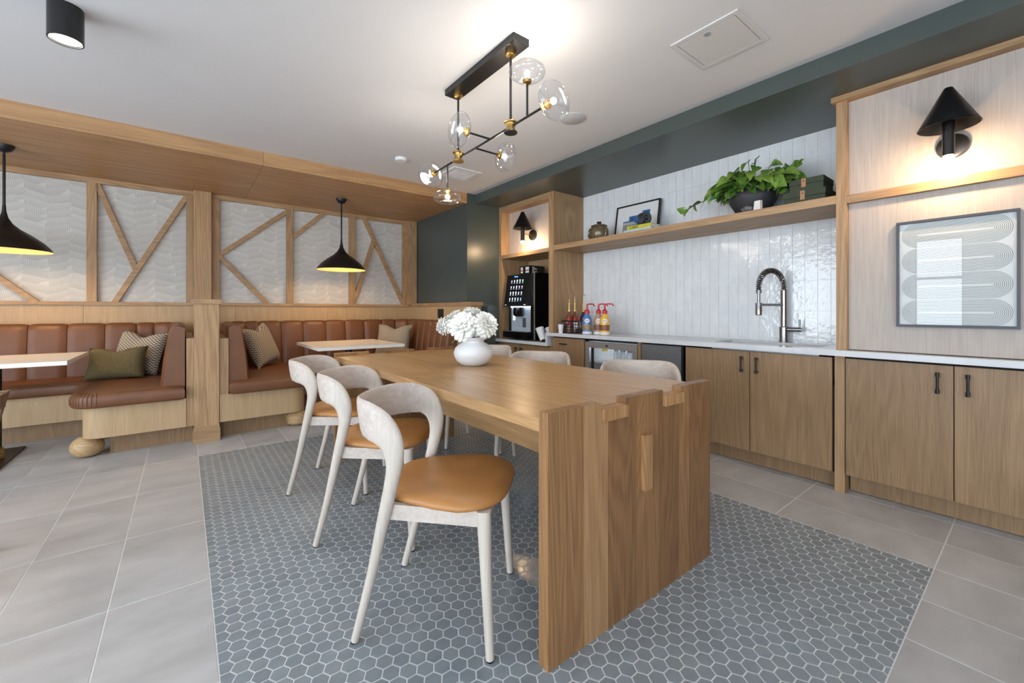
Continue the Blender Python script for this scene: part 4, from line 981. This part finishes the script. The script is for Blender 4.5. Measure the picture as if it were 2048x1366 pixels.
def vine(pts, sizes):
    P = catmull(pts, 5); stems.tube(P, .003, 6)
    for k in range(2, len(P), max(1, len(P) // sizes)):
        p = Vector(P[k]); add_leaf(p, (rn.uniform(-.6, .1), rn.uniform(-.2, .9), rn.uniform(-.9, .2)), rn.uniform(.055, .085), rn.uniform(-.6, .6))
vine([(3.32, 1.45, SZ + .18), (3.24, 1.54, SZ + .20), (3.22, 1.64, SZ + .165), (3.20, 1.74, SZ + .13), (3.20, 1.80, SZ + .10)], 9)
vine([(3.36, 1.48, SZ + .18), (3.33, 1.56, SZ + .27), (3.33, 1.62, SZ + .25)], 4)
vine([(3.36, 1.36, SZ + .2), (3.36, 1.34, SZ + .40), (3.34, 1.30, SZ + .44)], 3)
vine([(3.38, 1.24, SZ + .2), (3.40, 1.12, SZ + .33), (3.40, 1.04, SZ + .35)], 4)
vine([(3.34, 1.24, SZ + .18), (3.28, 1.16, SZ + .22), (3.26, 1.10, SZ + .12)], 4)
obj('stems', stems, M['stem'], pl_, smooth=True)
obj('stone_block', MB().rings([[(3.16, 1.225, SZ), (3.20, 1.225, SZ), (3.20, 1.265, SZ), (3.16, 1.27, SZ)], [(3.162, 1.228, SZ + .07), (3.198, 1.226, SZ + .074), (3.198, 1.262, SZ + .07), (3.162, 1.264, SZ + .068)]]), pm('white_stone', (226, 224, 220), .6), bevel=.004, label='small white stone block in front of the charcoal pot', cat='stone')
rk = MB().sphere((3.18, 1.315, SZ + .024), .04, 12, 8, .6); rk.v = [(x + .006 * math.sin(y * 190), y * 1 + .004 * math.sin(z * 300), max(z, SZ)) for x, y, z in rk.v]
obj('grey_rock', rk, pm('grey_stone', (112, 110, 110), .8, var=.2), label='small grey rock beside the white stone block', cat='rock')
def linen(x0, x1, y0, y1, z0, z1, yl, lab):
    t = thing('storage_box', lab, 'box', ((x0 + x1) / 2, (y0 + y1) / 2, z0))
    obj('tray', B(x0 + .003, x1 - .003, y0 + .003, y1 - .003, z0, z0 + (z1 - z0) * .55), M['green2'], t, bevel=.002)
    obj('lid', B(x0, x1, y0, y1, z0 + (z1 - z0) * .57, z1), M['green2'], t, bevel=.002)
    s = obj('strap', B(x0 - .004, x0 - .0005, yl - .013, yl + .013, z0 + (z1 - z0) * .32, z1 + .0005), M['tanl'], t, bevel=.001)
    obj('stud', MB().sphere((x0 - .006, yl, z1 - .018), .005, 10, 6), M['brass'], s)
linen(3.205, 3.45, .86, 1.10, SZ + .0003, SZ + .088, .985, 'wide dark green storage box with tan strap, the lower of two')
linen(3.225, 3.43, .875, 1.07, SZ + .0885, SZ + .172, .985, 'smaller dark green storage box with tan strap stacked on the wide one')

# ------------------------------------------------------------------ framed line artwork
ar = thing('framed_artwork', 'slate framed print of looping parallel lines on the pale panelling', 'artwork', (3.15, .293, 1.008))
ay0, ay1, az0, az1 = .072, .514, 1.010, 1.590; ax = 3.164
obj('frame', MB().box(3.138, ax, ay0, ay0 + .011, az0, az1).box(3.138, ax, ay1 - .011, ay1, az0, az1).box(3.138, ax, ay0 + .011, ay1 - .011, az0, az0 + .013).box(3.138, ax, ay0 + .011, ay1 - .011, az1 - .013, az1), M['frame'], ar)
pp = obj('print', B(3.156, ax, ay0 + .01, ay1 - .01, az0 + .01, az1 - .01), M['print'], ar)
mb = MB()
for r_ in range(4):
    cz = 1.5105 - r_ * .1405; ya, yb = .095 + .0655, .491 - .0655
    for k in range(10):
        rad = .0655 - k * .0064
        P = [(ya, -1)] ; ring = []
        for rr in (rad - .0008, rad + .0008):
            pts = [(ya + rr * math.cos(R(a)), cz + rr * math.sin(R(a))) for a in range(90, 271, 12)] + [(yb + rr * math.cos(R(a)), cz + rr * math.sin(R(a))) for a in range(-90, 91, 12)]
            ring.append(pts)
        n_ = len(ring[0]); vs = [(3.1552, y, z) for y, z in ring[0]] + [(3.1552, y, z) for y, z in ring[1]]
        mb.add(vs, [(i, (i + 1) % n_, n_ + (i + 1) % n_, n_ + i) for i in range(n_)])
obj('line_print', mb, M['ink'], pp)
obj('glass', B(3.1465, 3.149, ay0 + .011, ay1 - .011, az0 + .013, az1 - .013), M['pane'], ar)

# ------------------------------------------------------------------ lamps
WARM = (1, .73, .44)
def sconce(px, py, pz, lab):
    t = thing('wall_lamp', lab, 'wall lamp', (px, py, pz)); ax_ = px - .165
    q = Matrix.Rotation(R(-90), 3, 'Y')
    obj('wall_plate', MB().lathe([(.062, 0), (.064, .006), (.060, .022), (.052, .025)], (px, py, pz), 32, q), M['gun'], t, smooth=True)
    obj('arm', MB().tube([(px - .02, py, pz), (ax_ + .015, py, pz)], .006, 10), M['brass'], t, smooth=True)
    obj('stem', MB().lathe([(.021, -.085), (.023, -.083), (.023, .085)], (ax_, py, pz), 24), M['gun'], t, smooth=True)
    obj('shade', MB().lathe([(.112, .058), (.110, .058), (.012, .245), (.004, .252), (.004, .256), (.016, .252), (.114, .060)], (ax_, py, pz), 40, cap=False), M['black'], t, smooth=True, ang=60)
    obj('bulb', MB().sphere((ax_, py, pz - .098), .021, 16, 10), M['bulbs'], t, smooth=True)
sconce(3.1645, .297, 1.957, 'black cone wall lamp above the framed artwork')
sconce(3.2515, 3.735, 1.99, 'black cone wall lamp above the coffee machine')
def pendant(x, y, lab):
    t = thing('pendant_lamp', lab, 'pendant lamp', (x, y, 2.38))
    obj('canopy', MB().lathe([(.058, 2.3795), (.056, 2.362), (.038, 2.335), (.012, 2.322)], (x, y, 0), 28), M['black'], t, smooth=True)
    obj('stem', MB().lathe([(.006, 2.325), (.0085, 2.30), (.0085, 1.90)], (x, y, 0), 14), M['black'], t, smooth=True)
    outer = [(.009, 1.92), (.012, 1.87), (.022, 1.82), (.045, 1.775), (.085, 1.735), (.15, 1.690), (.21, 1.640), (.25, 1.590), (.262, 1.565)]
    obj('shade', MB().lathe(outer, (x, y, 0), 48, cap=False), M['black'], t, smooth=True, ang=60)
    inner = [(.261, 1.5655), (.248, 1.588), (.207, 1.636), (.147, 1.684), (.082, 1.728), (.04, 1.765), (.001, 1.77)]
    obj('shade_lining', MB().lathe(inner, (x, y, 0), 48, cap=False), M['gold'], t, smooth=True, ang=60)
    obj('bulb', MB().sphere((x, y, 1.69), .035, 16, 10), M['bulb'], t, smooth=True)
    point('pendant_light', (x, y, 1.635), 9, WARM, .04, t)
pendant(1.421, 4.984, 'black dome pendant lamp over the bistro table beside the green wall')
pendant(-1.096, 4.969, 'black dome pendant lamp over the bistro table beside the olive pillow')
# chandelier
ch = thing('chandelier', 'black and brass linear chandelier with six clear glass discs', 'chandelier', (1.352, 2.0, 2.5))
cxb, cz = 1.352, 2.062
obj('canopy', B(1.302, 1.402, 1.645, 2.35, 2.463, 2.4995), M['black'], ch, bevel=.002)
for y in (1.735, 2.27):
    obj('ceiling_cup', MB().lathe([(.028, 2.463), (.028, 2.440), (.016, 2.432)][::-1], (cxb, y, 0), 24), M['brass'], ch, smooth=True)
    obj('rod', MB().tube([(cxb, y, 2.44), (cxb, y, cz)], .0065, 10), M['black'], ch, smooth=True)
    h = obj('hub', MB().lathe([(.022, -.028), (.026, -.02), (.022, 0), (.026, .02), (.022, .028)], (cxb, y, cz), 24), M['brass'], ch, smooth=True)
    for z in (-.026, .026): obj('hub_disc', MB().lathe([(.034, z - .004), (.036, z), (.034, z + .004)], (cxb, y, cz), 28), M['black' if z < 0 and y < 2 else 'brass'], h, smooth=True)
obj('bar', MB().tube([(cxb, 1.47, cz + .012), (cxb, 2.58, cz - .018)], .006, 10), M['black'], ch, smooth=True)
def globe(base, axis, stem0, r=.092):
    a = Vector(axis); b = Vector(base); q = a.to_track_quat('Z', 'Y').to_matrix()
    if stem0: obj('branch', MB().tube([stem0, b], .0055, 10), M['black'], ch, smooth=True)
    obj('socket', MB().lathe([(.010, -.012), (.021, -.006), (.024, .008), (.014, .016), (.008, .030)], tuple(b), 20, q), M['brass'], ch, smooth=True)
    prof = [(.024, .0), (.045, .004), (.07, .014), (.086, .028), (r, .044), (.088, .060), (.072, .074), (.045, .083), (.001, .087)]
    g_ = obj('glass_disc', MB().lathe([(p[0] * r / .092, p[1] + .004) for p in prof], tuple(b), 40, q, cap=False), M['thin'], ch, smooth=True, ang=80)
    c = b + a * .044
    obj('bulb', MB().sphere(tuple(c), .015, 14, 8), M['bulbc'], g_, smooth=True)
    point('chandelier_light', tuple(c), 4.8, (1, .89, .75), .03, ch)
globe((cxb, 1.455, cz + .013), (0, -1, 0), None)
globe((cxb, 2.59, cz - .018), (0, 1, 0), None)
globe((1.20, 1.922, cz), (-1, 0, 0), (cxb, 1.922, cz))
globe((1.525, 2.075, cz - .004), (1, 0, 0), (cxb, 2.075, cz - .004))
globe((cxb, 1.60, 2.245), (0, 0, 1), (cxb, 1.60, cz + .008))
globe((cxb, 2.405, 1.885), (0, 0, -1), (cxb, 2.405, cz - .013))
# ceiling fittings
dn_ = thing('cylinder_downlight', 'black cylinder downlight mounted on the white ceiling', 'downlight', (-.43, 2.79, 2.5))
obj('housing', MB().lathe([(.061, 2.4995), (.061, 2.343), (.056, 2.343), (.054, 2.37)], (-.43, 2.79, 0), 36, cap=False), M['black'], dn_, smooth=True, ang=40)
obj('lens', MB().lathe([(.054, 2.352), (.01, 2.354)], (-.43, 2.79, 0), 36), M['lens'], dn_)
point('downlight_light', (-.43, 2.79, 2.335), 22, (1, .90, .78), .05, dn_, 110)
ap = thing('access_panel', 'white metal access panel with latch set in the ceiling', 'access panel', (2.19, 1.047, 2.5))
obj('frame', MB().box(2.018, 2.362, .878, .90, 2.493, 2.4995).box(2.018, 2.362, 1.197, 1.218, 2.493, 2.4995).box(2.018, 2.042, .90, 1.197, 2.493, 2.4995).box(2.338, 2.362, .90, 1.197, 2.493, 2.4995), M['panelm'], ap, bevel=.001)
obj('door', B(2.0455, 2.3345, .9035, 1.1935, 2.4935, 2.4984), M['panelm'], ap, bevel=.001)
obj('gap_shade', B(2.0425, 2.3375, .9005, 1.1965, 2.4985, 2.4996), M['gap'], ap)  # dark backing sheet added; the gap's shade is put into its colour
obj('latch', MB().lathe([(.016, 2.4905), (.016, 2.4945)], (2.075, 1.05, 0), 20), M['steel'], ap)
spk = obj('ceiling_speaker', MB().lathe([(.095, 2.4995), (.095, 2.496), (.090, 2.493), (.001, 2.492)], (2.228, 2.122, 0), 40), pm('speaker_grille', (190, 190, 192), .7, var=.15, scale=900), smooth=True)
tag(spk, 'round white speaker grille flush in the ceiling', 'speaker')
vt = thing('air_vent', 'white square air vent in the ceiling', 'air vent', (2.22, 3.69, 2.5))
obj('frame', MB().box(2.06, 2.38, 3.53, 3.57, 2.491, 2.4995).box(2.06, 2.38, 3.81, 3.85, 2.491, 2.4995).box(2.06, 2.10, 3.57, 3.81, 2.491, 2.4995).box(2.34, 2.38, 3.57, 3.81, 2.491, 2.4995), M['plastic'], vt, bevel=.001)
obj('duct', B(2.10, 2.34, 3.57, 3.81, 2.4985, 2.4995), pm('duct_grey', (110, 110, 112), .8), vt)
for k in range(7): obj('louvre', MB().mbox(Matrix.Translation((2.117 + k * .034, 3.69, 2.4945)) @ Matrix.Rotation(R(28), 4, 'Y'), .026, .238, .002), M['plastic'], vt)
tag(obj('smoke_detector', MB().lathe([(.055, 2.4995), (.055, 2.485), (.045, 2.475), (.001, 2.473)], (1.572, 3.66, 0), 28), M['plastic'], smooth=True), 'round white smoke detector on the ceiling', 'smoke detector')
